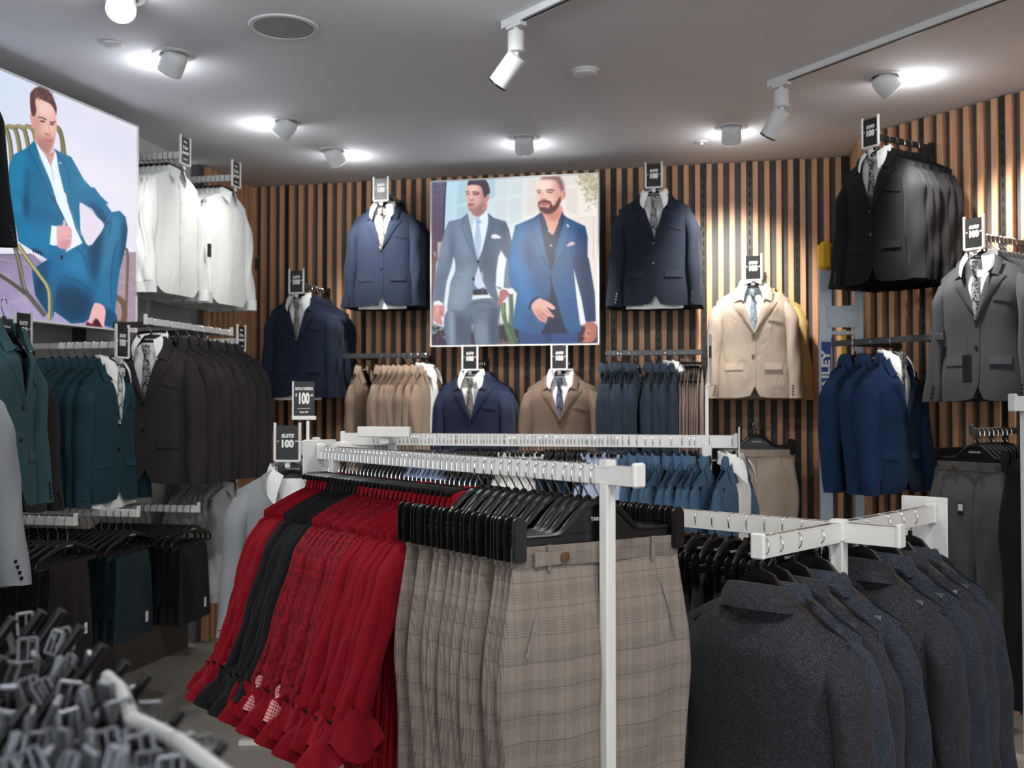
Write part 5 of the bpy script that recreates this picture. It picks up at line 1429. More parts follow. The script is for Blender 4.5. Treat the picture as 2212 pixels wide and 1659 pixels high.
track((1095, 62), (1190, 18), 1.6, 'short white lighting track entering from the top edge in the middle', 'white track spotlight hanging from the middle track, aimed down left', (-0.50, 0.30, -0.62), 55, None)
track((1668, 188), (2130, 16), 1.5, 'long white lighting track running to the upper right corner', 'white track spotlight at the end of the right track', (-0.33, 0.35, -0.66), 55, None)

# light boxes
PL0 = Vector((-2.242, 4.46, 0)); PL1 = Vector((-1.985, 5.36, 0)); dl = (PL1 - PL0).normalized()
lightbox('poster_lightbox', PL0 - dl * 0.42, PL1, 2.996, 1.917, art_seated, 'backlit poster of a seated man in a blue suit on a slatted metal chair', 620, 520, 1.05)
c1 = atY(932, 390, 6.50); c2 = atY(1291, 368, 6.50); s_ = 0.2204 / 0.9754
e0 = Vector((c1.x, 6.42 + 0.12, 0)); e1 = Vector((0, 0, 0))


def on_plane(px, base=Vector((0, 6.47, 0)), d=U):
    a, c, _ = ray(px, 560); n = Vector((-d.y, d.x, 0)); t = base.dot(n) / Vector((a, c, 0)).dot(n); return Vector((a * t, c * t, 0))


e0, e1 = on_plane(933), on_plane(1291)
lightbox('poster_lightbox', e0, e1, 2.975, 1.915, art_pair, 'backlit poster of two men walking in grey and blue suits', 480, 500, 1.05, 0.06)


# ------------------------------------------------------------------ price signs
def sign_tpl(lines, w=0.098, h=0.150):
    g = G(); g.box((0, 0, 0), (w - 0.012, 0.004, h - 0.008)); card = g.mesh('sign_card', 'sign_black', False)
    g = G()
    for x in (-w / 2, w / 2): g.box((x, -0.001, 0.004), (0.010, 0.012, h + 0.008), bev=0.002)
    g.box((0, -0.001, -h / 2), (w, 0.012, 0.010), bev=0.002)
    g.box((0, 0.004, -h / 2 - 0.012), (0.02, 0.006, 0.03))
    fr = g.mesh('sign_frame', 'white_metal')
    L = [('lettering', text_mesh(t, s, 'sign_white', sh, 'CENTER', bo, sx), T(x, -0.0028, z), None) for t, s, x, z, sh, bo, sx in lines]
    return ('price_sign', [('frame', fr, None, 'white frame', []), ('card', card, None, 'black card', L)])


SUITS = sign_tpl([('SUITS', 0.021, 0, 0.028, 0.25, 0.0010, 0.92), ('$', 0.012, -0.036, 0.005, 0, 0.0004, 1), ('100', 0.040, -0.001, -0.005, 0, 0.0024, 0.86), ('OFF', 0.0075, 0.036, 0.006, 0, 0.0004, 0.9)])
TWOFOR = sign_tpl([('Shirts', 0.015, 0, 0.050, 0.2, 0.0004, 1), ('2 for', 0.026, 0, 0.018, 0, 0.0010, 1), ('$149.99', 0.022, 0, -0.012, 0, 0.0010, 0.9), ('SAVE $39', 0.010, 0, -0.046, 0, 0.0005, 1)])


def rail_arm(tip, base, mat, label, group=None, zt=None, knob=True, w=0.012, h=0.030):
    """bar from the wall to its tip; hooks hang on top of it"""
    tip = Vector(tip); base = Vector(base); d = (tip - base); L = d.length; rz = math.atan2(d.y, d.x)
    o = root('display_arm', base, rz)
    g = G(); g.box((L / 2, 0, -h / 2), (L, w, h), bev=0.002); link('bar', g.mesh('arm_bar', mat), o)
    g = G(); g.box((0.004, 0, -h / 2 - 0.035), (0.010, 0.028, 0.13)); g.prism([(0.0, -h), (0.10, -h), (0.0, -0.12)], -0.002, 0.002); link('bracket', g.mesh('arm_bracket', mat), o)
    g = G(); g.box((L + 0.002, 0, -h / 2 + 0.008), (0.005, w + 0.006, h + 0.016), bev=0.0015); link('end_stop', g.mesh('end_stop', mat), o)
    tag(o, label, 'display arm', group)
    return o


jid = [0]
JT = {}


def jacket_tpl(mat, var=0, **kw):
    k = (mat, var, tuple(sorted(kw.items())))
    if k not in JT: JT[k] = suit_jacket(mat, 10 + var * 17 + len(mat), **kw)[0]
    return JT[k]


ST = {}


def shirtf(mat, hem=None):
    if (mat, hem) not in ST: ST[(mat, hem)] = shirt_front(mat, 5, hem=hem)
    return ST[(mat, hem)]


TT = {}


def tief(mat):
    if mat not in TT: TT[mat] = tie(mat)
    return TT[mat]


def hang(tpl, hg, p, F, label, cat, hlabel, group=None, hgroup=None, rot=0.0, scale=None, tilt=None, dz=0.0, sc=1.0):
    rz = face(F) + rot
    if hg: inst(hg, hlabel, 'hanger', p, rz, hgroup)
    s = scale or (sc, sc, sc)
    return inst(tpl, label, cat, (p[0], p[1], p[2] + dz), rz, group, s, tilt)


def wdist(tip, F):
    F = Vector(F)
    if (F - RN).length < 0.01: return (Vector(tip) - CR2).dot(RN)
    if (F - U).length < 0.01: return (Vector(tip) - CL).dot(U)
    return (Vector(tip) - CL).dot(-W)


def face_out(tip, F, L, n, gap, mat, arm_mat, where, colour, shirt_='white_shirt', tie_='tie_silver', sign=None, sc=1.0, first=0.05, jk={}, hem=None, vis=99, opens=0.0, row_tpl=None, kind='suit jacket', signoff=(0, 0, 0.0), armlabel=None, tieword='patterned', jw=1.0):
    """jackets hung one behind another on an arm, the front one dressed with shirt and tie"""
    F = Vector(F).normalized(); tip = Vector(tip); L = wdist(tip, F) - (0.03 if F.x < 0.9 and arm_mat == 'black_metal' else 0.0); base = tip - F * L; gap = min(gap, (L - 0.13 - first) / max(1, n - 1))
    rail_arm(tip, base, arm_mat, armlabel or ('black metal arm of the %s jackets %s' % (colour, where) if 'black' in arm_mat else '%s arm %s' % ('black metal' if 'black' in arm_mat else 'white metal', where)))
    rs = np.random.RandomState(int(abs(tip.x * 1000)) % 1000)
    for i in range(n):
        p = tip - F * (first + gap * i)
        r = rs.uniform(-0.07, 0.07) if i else 0.0
        if i == 0:
            lab = '%s %s dressed with shirt and tie, %s' % (colour, kind, where)
        else:
            lab = '%s %s, %s behind the front one, %s' % (colour, kind, nth(i - 1), where)
        tpl = jacket_tpl(mat, i % 3, open_=opens if i == 0 else 0.0, detail=(i < 3), **jk)
        hang(tpl, HG_SUIT, p, F, lab, 'jacket', 'black coat hanger, %s of the %s jackets %s' % (nth(i), colour, where), colour + ' jackets ' + where, 'hangers of the ' + colour + ' jackets ' + where, rot=r, scale=(sc * jw, sc * (0.9 if gap > 0.05 else 0.75), sc))
        if i == 0:
            inst(shirtf(shirt_, hem), 'white dress shirt inside the %s jacket %s' % (colour, where), 'shirt', p, face(F), None, (sc, sc, sc))
            if tie_: inst(tief(tie_), '%s tie on the dressed %s jacket %s' % (tieword, colour, where), 'tie', p, face(F), None, (sc, sc, sc))
    if sign:
        inst(sign[0], sign[1], 'sign', tip + F * 0.012 + Vector(signoff), face(F))


fB = -W                                     # facing of arms on the back wall
# upper left navy
def tipY(px, Y, z): return Vector(((px - 1106) / FPX * Y, Y, z))


bl = 'black_metal'
face_out(tipY(823, 6.60, 2.93), fB, 0.42, 7, 0.045, 'navy', bl, 'left of the poster of two men', 'navy', tie_='tie_grey', tieword='pale grey patterned',
         sign=(SUITS, 'suits price sign above the upper left navy jacket'), hem=0.002, sc=0.98)
face_out(tipY(1414, 6.22, 2.935), fB, 0.36, 5, 0.06, 'navy_dark', bl, 'right of the two men poster', 'dark navy', tie_='tie_dark', tieword='dark paisley',
         sign=(SUITS, 'suits price sign above the dark navy jackets right of the poster'), sc=1.03, hem=0.002)
face_out(tipY(641, 6.60, 2.33), fB, 0.46, 8, 0.045, 'navy', bl, 'by the back left corner', 'slate navy', tie_='tie_grey', tieword='pale paisley',
         sign=(SUITS, 'suits price sign above the slate navy jacket near the left corner'), sc=0.97, hem=0.002)
face_out(tipY(1016, 6.42, 1.825), fB, 0.40, 5, 0.055, 'navy_blue', bl, 'under the two men poster', 'blue navy', tie_='tie_grey', tieword='silver paisley',
         sign=(SUITS, 'suits price sign just under the left half of the poster'), jk=dict(peak=True), sc=1.0)
face_out(tipY(1209, 6.36, 1.825), fB, 0.40, 4, 0.055, 'taupe', bl, 'under the two men poster', 'taupe', tie_='tie_navy', tieword='dark navy dotted',
         sign=(SUITS, 'suits price sign just under the right half of the poster'), sc=1.0)
face_out(tipY(1628, 6.05, 2.345), fB, 0.40, 4, 0.06, 'beige', bl, 'on the back wall', 'beige linen', tie_='tie_blue', tieword='blue grey paisley',
         sign=(SUITS, 'suits price sign above the beige linen jacket'), jk=dict(btn='button_brown'), sc=1.0, hem=None)
# the yellower one behind the beige group
pY = tipY(1628, 6.05, 2.335) - fB * 0.31 + U * 0.075; rail_arm(pY + fB * 0.05, pY + fB * 0.05 - fB * (wdist(pY + fB * 0.05, fB) - 0.03), bl, 'short black metal arm behind the beige linen jackets')
hang(jacket_tpl('yellow_beige', 1, btn='button_brown'), HG_SUIT, pY, fB, 'sand yellow linen jacket showing its sleeve at the right of the beige one', 'jacket', 'black coat hanger of the sand yellow jacket')
# right wall: black and grey
face_out(tipY(1888, 5.20, 2.925), RN, 0.46, 6, 0.065, 'black_suit', bl, 'on the right wall', 'black', tie_='tie_silver', tieword='silver and black paisley',
         sign=(SUITS, 'suits price sign above the black jackets at upper right'), opens=0.004, sc=1.0)
face_out(tipY(2111, 4.78, 2.335), RN, 0.46, 8, 0.040, 'grey_suit', bl, 'at the right edge', 'mid grey', tie_='tie_dark', tieword='black floral',
         sign=(SUITS, 'suits price sign above the mid grey jacket at the right edge'), sc=1.02)

# left wall arms
wm = 'white_metal'
shT = {}


def shirt_tpl(mat, var=0, **kw):
    k = (mat, var, tuple(sorted(kw.items())))
    if k not in shT: shT[k] = shirt(mat, 30 + 13 * var + len(mat), **kw)
    return shT[k]


def face_out_shirts(tip, F, L, n, gap, mat, where, colour, sign, sc=1.0, first=0.05):
    F = Vector(F).normalized(); tip = Vector(tip)
    L = wdist(tip, F); gap = min(gap, (L - 0.12 - first) / (n - 1))
    rail_arm(tip, tip - F * L, wm, 'white metal arm carrying the shirts ' + where, h=0.04, w=0.02)
    rs = np.random.RandomState(n)
    for i in range(n):
        p = tip - F * (first + gap * i)
        o = hang(shirt_tpl(mat, i % 3, detail=(i == 0)), HG_SLIM, p, F, ('%s dress shirt, front one %s' % (colour, where)) if i == 0 else '%s dress shirt, %s behind the front one %s' % (colour, nth(i - 1), where), 'shirt',
             'black slim hanger %s in the shirts %s' % (nth(i), where), colour + ' shirts ' + where, 'hangers of the shirts ' + where, rot=rs.uniform(-0.08, 0.08), scale=(sc, sc * 0.8, sc))
        if i == 0 and tip.z > 2.5:
            g = G(); g.box((0, 0, 0), (0.035, 0.003, 0.075)); link('swing_tag', g.mesh('swing_tag', 'sign_black', False), o, loc=(0.235, -0.075, -0.50), label='black swing tag')
    if sign: inst(TWOFOR, sign, 'sign', tip + F * 0.012, face(F))


def LW(t, d, z): return CL - W * t + U * d + Vector((0, 0, z))


face_out_shirts(LW(1.62, 0.42, 2.93), U, 0.42, 9, 0.042, 'white_shirt', 'beside the left poster', 'bright white', 'shirts price sign nearest the left poster, top row', sc=1.03)
face_out_shirts(LW(1.04, 0.42, 2.93), U, 0.42, 9, 0.042, 'white_shirt', 'in the top row', 'cool white', 'shirts price sign in the top row by the corner', sc=1.03)
face_out_shirts(LW(1.00, 0.44, 1.935), U, 0.44, 9, 0.042, 'grey_shirt', 'in the middle row', 'pale grey', 'shirts price sign in the middle row by the corner', sc=1.03)
face_out_shirts(LW(1.00, 0.42, 1.16), U, 0.42, 10, 0.036, 'grey_shirt', 'in the bottom row', 'soft white', 'shirts price sign in the bottom row by the corner', sc=1.0)
face_out(LW(2.40, 0.56, 1.825), U, 0.52, 8, 0.045, 'teal', wm, 'below the left poster', 'teal', tie_='tie_teal', tieword='teal paisley',
         sign=(SUITS, 'suits price sign above the dressed teal jacket on the left wall'), sc=0.97, hem=0.02)
face_out(LW(2.98, 0.48, 1.84), U, 0.48, 3, 0.06, 'brown_black', wm, 'at the left edge', 'brown black', tie_=None,
         sign=(SUITS, 'suits price sign at the left edge under the poster'), sc=1.0)
for i in range(4):
    hang(jacket_tpl('teal_light', i % 3), HG_SUIT, LW(3.42, 0.76 - 0.055 * i, 1.92), U, 'blue green jacket cut by the left edge, %s from the front' % nth(i), 'jacket', 'black coat hanger of the %s blue green jacket at the left edge' % nth(i), 'blue green jackets at the left edge', None, rot=0.25)
hang(jacket_tpl('black_suit', 2), HG_SUIT, LW(3.62, 0.715, 2.90), U, 'black jacket overlapping the left edge of the poster of the seated man', 'jacket', 'black coat hanger above the left poster', rot=0.2)
hang(jacket_tpl('light_grey', 1), HG_SUIT, (-1.665, 2.92, 1.755), (0.9, -0.42, 0), 'light grey jacket with sleeve buttons cut by the left edge', 'jacket', 'black coat hanger of the light grey jacket at the left edge')
hang(jacket_tpl('light_grey', 2), HG_SUIT, (-1.73, 2.95, 1.745), (0.9, -0.42, 0), 'light grey jacket just behind the foremost one at the left edge', 'jacket', 'black coat hanger of the second light grey jacket at the left edge')
# ------------------------------------------------------------------ side hung rows on the walls
def side_row(a, b, ts, F, mat, where, colour, kind, cat, tpl_fn, hg=HG_SUIT, sc=1.0, thick=0.62, jit=0.10, hangername='black coat hanger', last_shirt=None, seedr=1, dz=0):
    a = Vector(a); b = Vector(b)
    rs = np.random.RandomState(seedr)
    for i, t in enumerate(ts):
        p = a.lerp(b, t)
        rot = rs.uniform(-jit, jit)
        o = hang(tpl_fn(i), hg, p, F, '%s %s, %s from the left, %s' % (colour, kind, nth(i), where), cat, '%s, %s from the left, %s' % (hangername, nth(i), where), colour + ' ' + kind + ' row ' + where, 'hangers ' + where, rot=rot, scale=(sc, sc * thick, sc), dz=dz)
        if last_shirt and i == len(ts) - 1:
            inst(shirtf(last_shirt), 'white dress shirt inside the last %s %s %s' % (colour, kind, where), 'shirt', p, face(F) + rot, None, (sc, sc * 1.1, sc))


def wall_rail(a, b, label, out=0.36, nrm=-W, mat='grey_metal'):
    a = Vector(a); b = Vector(b); d = b - a; L = d.length; rz = math.atan2(d.y, d.x)
    o = root('wall_rail', a, rz); tag(o, label, 'rail')
    g = G(); g.box((L / 2, 0, -0.016), (L, 0.012, 0.032), bev=0.002); link('bar', g.mesh('rail_bar', mat), o)
    sg = 1 if Vector((-d.y, d.x, 0)).dot(nrm) < 0 else -1
    for x in (0.18 * L, 0.85 * L):
        g = G(); g.box((x, sg * out / 2, -0.02), (0.014, out, 0.03)); g.prism([(x - 0.002, -0.03), (x + 0.002, -0.03), (x + 0.002, -0.1), (x - 0.002, -0.1)], sg * (out - 0.08), sg * out)
        link('bracket', g.mesh('rail_bracket', 'black_metal'), o)
    for x in (0, L):
        g = G(); g.box((x, 0, -0.008), (0.006, 0.02, 0.05), bev=0.001); link('end_stop', g.mesh('rail_stop', mat), o)


def onrow(px, z, base, d):
    """point of a horizontal rail line (through base along d) seen at column px"""
    a, c, _ = ray(px, 900); n = Vector((-d.y, d.x, 0)); t = Vector((base.x, base.y, 0)).dot(n) / Vector((a, c, 0)).dot(n); return Vector((a * t, c * t, z))


rb = Vector((0.0, 6.42, 0))
ra, rbb = onrow(742, 1.865, rb, U), onrow(924, 1.865, rb, U)
wall_rail(ra, rbb, 'dark metal wall rail holding the tan jackets, left of the poster')
pxs = [784, 826, 843, 853, 864, 876, 890, 904, 922]
Lr = (rbb - ra).length
ts = [(onrow(p, 1.865, rb, U) - ra).length / Lr for p in pxs]
side_row(ra, rbb, ts, U, 'tan', 'wall rail left of the poster', 'tan', 'suit jacket', 'jacket', lambda i: jacket_tpl('tan', i % 3, detail=False), last_shirt='white_shirt', sc=1.0)
ra, rbb = onrow(1310, 1.865, rb, U), onrow(1519, 1.865, rb, U); Lr = (rbb - ra).length
wall_rail(ra, rbb, 'grey metal wall rail holding navy jackets and rose waistcoats, right of the poster')
pxs = [1311, 1328, 1336, 1343, 1361, 1374, 1407, 1419, 1438, 1458]
ts = [(onrow(p, 1.865, rb, U) - ra).length / Lr for p in pxs]
side_row(ra, rbb, ts, U, 'navy_row', 'wall rail right of the poster', 'dark slate', 'suit jacket', 'jacket', lambda i: jacket_tpl('navy_row', i % 3, detail=False), last_shirt='white_shirt', seedr=2)
VT = [vest('pink_vest', 60 + i) for i in range(2)]
pxs = [1471, 1476, 1481, 1486, 1491, 1495, 1500, 1505, 1510, 1516]
ts = [(onrow(p, 1.865, rb, U) - ra).length / Lr for p in pxs]
side_row(ra, rbb, ts, U, 'pink_vest', 'wall rail by the beige jacket', 'rose beige', 'waistcoat', 'waistcoat', lambda i: VT[i % 2], sc=1.0, thick=0.35, jit=0.05, hangername='slim black hanger', hg=HG_SLIM, seedr=3)
# right wall rail with three blue jackets
rr0 = Vector((1.90, 5.28, 0)) + RN * 0.02 
ra, rbb = onrow(1800, 1.875, rr0, RD), onrow(2040, 1.875, rr0, RD); Lr = (rbb - ra).length
wall_rail(ra, rbb, 'dark metal wall rail on the right wall holding three blue jackets', nrm=RN, out=0.42)
ts = [(onrow(p, 1.875, rr0, RD) - ra).length / Lr for p in (1848, 1886, 1929)]
side_row(ra, rbb, ts, (0.62, -0.78, 0), 'blue', 'right wall rail', 'royal blue', 'suit jacket', 'jacket', lambda i: jacket_tpl('blue', i % 3, detail=True), last_shirt='white_shirt', thick=1.0, seedr=5, jit=0.08, sc=1.02)
pp = ra.lerp(rbb, ts[2]); inst(tief('tie_silver'), 'silver patterned tie on the rightmost royal blue jacket', 'tie', pp, face((0.62, -0.78, 0)))

# trousers under the beige jacket and under the grey jacket
TR = {}


def tr_tpl(mat, var=0, **kw):
    k = (mat, var, tuple(sorted(kw.items())))
    if k not in TR: TR[k] = trousers(mat, 70 + var * 7, **kw)
    return TR[k]


tip = tipY(1634, 5.9, 1.425); rail_arm(tip, tip - fB * wdist(tip, fB), 'grey_metal', 'short metal arm under the beige linen jackets')
for i in range(4):
    hang(tr_tpl('beige_pant', i % 2), HG_CLIP, tip - fB * (0.03 + 0.05 * i), fB, 'beige trousers %s from the front, hanging under the beige linen jacket' % nth(i), 'trousers', 'black clip hanger of the %s beige trousers' % nth(i), 'beige trousers under the linen jackets', rot=0.12)
tip = tipY(2098, 4.65, 1.42); rail_arm(tip, tip - RN * wdist(tip, RN), 'grey_metal', 'short metal arm under the grey jackets at right', w=0.014)
for i in range(8):
    hang(tr_tpl('grey_pant', i % 3), HG_CLIP, tip - RN * (0.03 + 0.035 * i), RN, 'grey flannel trousers %s from the front, under the grey jackets at right' % nth(i), 'trousers', 'black clip hanger of the %s grey flannel trousers' % nth(i), 'grey trousers under the grey jackets', rot=0.05, scale=(1, 0.9, 1.0))
g = G(); g.box((0, 0, 0), (0.028, 0.002, 0.055)); g.box((0, -0.0012, 0.008), (0.022, 0.002, 0.028), mat=1)
tg = link('price_ticket', g.mesh('price_ticket', ['sign_black', 'label_white'], False), None, loc=atY(2075, 1100, 4.56), rz=face(RN)); tag(tg, 'black and white price ticket on the grey flannel trousers at right', 'ticket')
g = G(); g.box((0, 0, 0), (0.045, 0.003, 0.125)); g.tube([(0, 0, 0.06), (0, 0, 0.17)], 0.0008, 5)
tg = link('swing_tag', g.mesh('swing_tag', 'sign_black', False), None, loc=atY(2089, 797, 4.60), rz=face(RN)); tag(tg, 'black swing tag on the dressed mid grey jacket at right', 'tag')
for i in range(4):
    hang(tr_tpl('charcoal_pant', i % 2), HG_CLIP, tipY(2275, 4.1, 1.43) - RN * (0.045 * i), RN, 'black trousers %s from the front, at the right edge' % nth(i), 'trousers', 'black clip hanger of the %s black trousers at the right edge' % nth(i), 'black trousers at the right edge')
ka, kb = LW(2.22, 0.58, 1.955), LW(1.36, 0.58, 1.955)
wall_rail(ka, kb, 'white metal wall rail on the left wall holding the aubergine black jackets', out=0.52, nrm=U, mat='white_metal')
kd = (kb - ka).normalized()
for i, s_t in enumerate((0.05, 0.20, 0.30, 0.41, 0.51, 0.60, 0.70, 0.80)):
    hang(jacket_tpl('brown_black', i % 3), HG_SUIT, ka + kd * s_t, -kd, ('aubergine black suit jacket dressed with shirt and dark tie on the left wall rail') if i == 0 else 'aubergine black suit jacket, %s behind the dressed one on the left wall rail' % nth(i - 1), 'jacket', 'black coat hanger, %s of the aubergine black jackets on the left wall rail' % nth(i), 'aubergine black jackets on the left wall rail', 'hangers of the aubergine black jackets', rot=[0.1, 0.02, 0.08, -0.04, 0.06, 0, 0.05, 0][i], scale=(1.05, 1.0, 1.05))
inst(shirtf('white_shirt'), 'white dress shirt inside the front aubergine black jacket', 'shirt', ka + kd * 0.06, face(-kd) + 0.1, None, (1.05, 1.02, 1.05)); inst(tief('tie_dark'), 'black and white paisley tie on the front aubergine black jacket', 'tie', ka + kd * 0.06, face(-kd) + 0.1, None, (1.05, 1.02, 1.05))

# low rows of folded trousers on the left wall
FT = [folded_trousers(m_, i) for i, m_ in enumerate(('teal_pant', 'charcoal_pant', 'brown_pant'))]


def low_arm(tip, F, L, n, gap, tpl, where, colour, sc=1.0):
    F = Vector(F).normalized(); tip = Vector(tip)
    L = wdist(tip, F); gap = min(gap, (L - 0.10 - 0.035) / (n - 1))
    rail_arm(tip, tip - F * L, wm, 'white metal arm carrying %s trousers %s' % (colour, where), h=0.035, w=0.02)
    rs = np.random.RandomState(n * 3)
    for i in range(n):
        hang(tpl, HG_BAR, tip - F * (0.035 + gap * i), F, '%s folded trousers, %s from the front %s' % (colour, nth(i), where), 'trousers', 'black trouser hanger %s from the front with %s trousers %s' % (nth(i), colour, where), colour + ' folded trousers ' + where, 'hangers of ' + colour + ' trousers ' + where, rot=rs.uniform(-0.06, 0.06), scale=(sc, 0.55, sc))


low_arm(tipY(300, 4.66, 1.05), U, 0.62, 15, 0.038, FT[0], 'low on the left wall', 'dark teal', 1.08)
low_arm(tipY(430, 5.05, 1.03), U, 0.60, 15, 0.036, FT[1], 'low beside the white shirts', 'black', 1.05)
low_arm(tipY(165, 4.15, 1.07), U, 0.5, 8, 0.045, FT[2], 'low at the left edge', 'dark brown', 1.0)


# ------------------------------------------------------------------ free standing racks
def rack_bar(o, L, z, name='bar', start=0.0, y=0.0, ang=0.0, hgt=0.050, w=0.030, ends=(True, True)):
    q = Matrix.Rotation(ang, 4, 'Z')
    g = G(); g.box(((start + L) / 2, y, z - 0.003 - hgt / 2), (L - start, w, hgt), bev=0.0015)
    for s in (1, -1): g.box(((start + L) / 2, y + s * (w / 2 - 0.0015), z - 0.0015), (L - start, 0.003, 0.004))
    link(name, g.mesh('rack_bar', 'white_metal'), o, mat4=q)
    g = G(); g.box(((start + L) / 2, y, z - 0.0025), (L - start - 0.004, w - 0.008, 0.005)); link('hanging_strip', g.mesh('hanging_strip', 'steel'), o, mat4=q, label='bare steel strip')
    for e, x in zip(ends, (start, L)):
        if e:
            g = G(); g.box((x, y, z - hgt / 2 + 0.002), (0.014, w + 0.008, hgt + 0.014), bev=0.004); link('end_cap', g.mesh('end_cap', 'white_metal'), o, mat4=q)


def post(o, x, y, z, w=0.034, rz=0.0):
    g = G(); g.box((x, y, z / 2 - 0.005), (w, w, z - 0.01), bev=0.003); link('post', g.mesh('post', 'white_metal'), o)


def post_top(o, x, y, z, w=0.03):
    g = G(); g.box((x, y, z + 0.004), (0.022, w + 0.004, 0.016)); link('joint_cap', g.mesh('joint_cap', 'white_metal', False), o)


def feet(o, x, y, L, ang):
    g = G(); g.box((0, 0, 0.012), (L, 0.05, 0.024), bev=0.003); link('foot', g.mesh('foot', 'white_metal'), o, mat4=Matrix.Translation((x, y, 0)) @ Matrix.Rotation(ang, 4, 'Z'))


# front rack: near post to far post
ZF = 1.399
near = atZ(1312, 1005.5, ZF); far = atZ(722, 966, ZF)
D = (far - near); LF = D.length; D.normalize(); Nn = Vector((D.y, -D.x, 0))        # Nn: away to the right
rk = root('clothes_rack', (near.x, near.y, 0), math.atan2(D.y, D.x)); tag(rk, 'long white front rack holding red shirts and checked trousers', 'rack')
rack_bar(rk, LF + 0.08, ZF, start=-0.090, hgt=0.036, w=0.024)
post(rk, 0, 0, ZF - 0.02, 0.026); post(rk, LF, 0, ZF - 0.02, 0.026); post_top(rk, 0, 0, ZF, 0.022); post_top(rk, LF, 0, ZF, 0.022)
feet(rk, 0, 0, 0.34, math.pi / 2); feet(rk, LF, 0, 0.34, math.pi / 2)
g = G(); g.box((LF + 0.095, 0.0, ZF - 0.045), (0.006, 0.11, 0.13), bev=0.002); link('end_panel', g.mesh('end_panel', 'white_metal'), rk)


def fp(s, z=ZF): return near + D * s + Vector((0, 0, z - near.z))


# trousers, nearest first
s0 = [0.026, 0.060, 0.088, 0.116, 0.150, 0.180, 0.210, 0.242, 0.276, 0.306, 0.338, 0.370, 0.404, 0.438]
rs = np.random.RandomState(21)
for i, s in enumerate(s0):
    hang(tr_tpl('plaid', i % 3, depth=0.018, folds=0.011 if i == 0 else 0.008), HG_CLIP, fp(s), -D, 'checked taupe trousers on the front rack, %s' % ('nearest to the white post' if i == 0 else nth(i) + ' behind the nearest'), 'trousers',
         'black clip hanger of checked trousers, %s from the near post' % nth(i), 'checked trousers on the front rack', 'clip hangers on the front rack', rot=-0.10 if i == 0 else rs.uniform(-0.07, 0.07), scale=(1.02 if i == 0 else 0.98, 0.75, 1.0))
# shirts
cols = [('red', 'plain red', 10), ('red_damask', 'red and black patterned', 12), ('black_shirt', 'charcoal', 8), ('red', 'far plain red', 6)]
s = 0.465; step = (LF + 0.05 - 0.465) / 36.0; k = 0
cuff = {'red': 'red', 'red_damask': 'red_dots', 'black_shirt': 'black_shirt'}
for mat_, word, n in cols:
    for i in range(n):
        var = (i * 2 + k) % 5
        kk = ('fl', mat_, var)
        if kk not in shT: shT[kk] = shirt(mat_, 40 + var * 9, splay=0.11 + 0.010 * var, sleeve=0.395 + 0.010 * var, length=0.66, sf=0.0035, detail=False, flare=True, ry=0.036, cuffmat='red' if (mat_ == 'black_shirt' and var == 1) or (mat_ == 'red_damask' and var != 2) else cuff[mat_], folds=0.006, depth=0.035)
        hang(shT[kk], HG_SLIM, fp(s), D, '%s shirt on the front rack, %s of its colour from the trousers' % (word, nth(i)), 'shirt', 'black slim hanger with chrome hook, %s from the trousers on the front rack' % nth(k), word + ' shirts on the front rack', 'slim hangers on the front rack', rot=rs.uniform(-0.05, 0.05), scale=(1.0, 0.42, 1.0), dz=rs.uniform(-0.004, 0.004))
        s += step * rs.uniform(0.9, 1.1); k += 1

# four armed rack at right
Z4 = 1.205
c4 = atZ(1812, 1128, Z4); l4 = atZ(1614, 1157, Z4); r4 = atZ(1988, 1091, Z4)
Bd = (r4 - l4).normalized(); Dd = Vector((-Bd.y, Bd.x, 0))
r4k = root('clothes_rack', (c4.x, c4.y, 0), math.atan2(Bd.y, Bd.x)); tag(r4k, 'white four armed rack at right holding grey jackets and dark trousers', 'rack')
la, lb = (l4 - c4).length, (r4 - c4).length
rack_bar(r4k, -0.018, Z4, start=-la, ends=(True, False)); rack_bar(r4k, lb, Z4, start=0.018, ends=(False, True))
rack_bar(r4k, 1.15, Z4, start=0.018, ang=math.pi / 2, ends=(False, True)); rack_bar(r4k, -0.018, Z4, start=-0.17, ang=math.pi / 2, ends=(True, False))
post(r4k, 0, 0, Z4 - 0.02, 0.036); g = G(); g.box((0, 0, Z4 - 0.022), (0.046, 0.046, 0.062), bev=0.006); link('hub', g.mesh('hub', 'white_metal'), r4k)
g = G(); g.box((0.05, 0, Z4 / 2 - 0.2), (0.03, 0.03, Z4 - 0.5)); feet(r4k, 0, 0, 0.8, 0); feet(r4k, 0, 0, 0.8, math.pi / 2); post(r4k, 0, 1.0, Z4 - 0.04)
g = G(); g.box((lb + 0.012, 0.02, Z4 - 0.085), (0.006, 0.14, 0.225), bev=0.002); g.box((lb + 0.004, 0.087, Z4 - 0.085), (0.016, 0.006, 0.225)); link('end_panel', g.mesh('end_panel', 'white_metal'), r4k)


def q4(b, d=0.0): return c4 + Bd * b + Dd * d


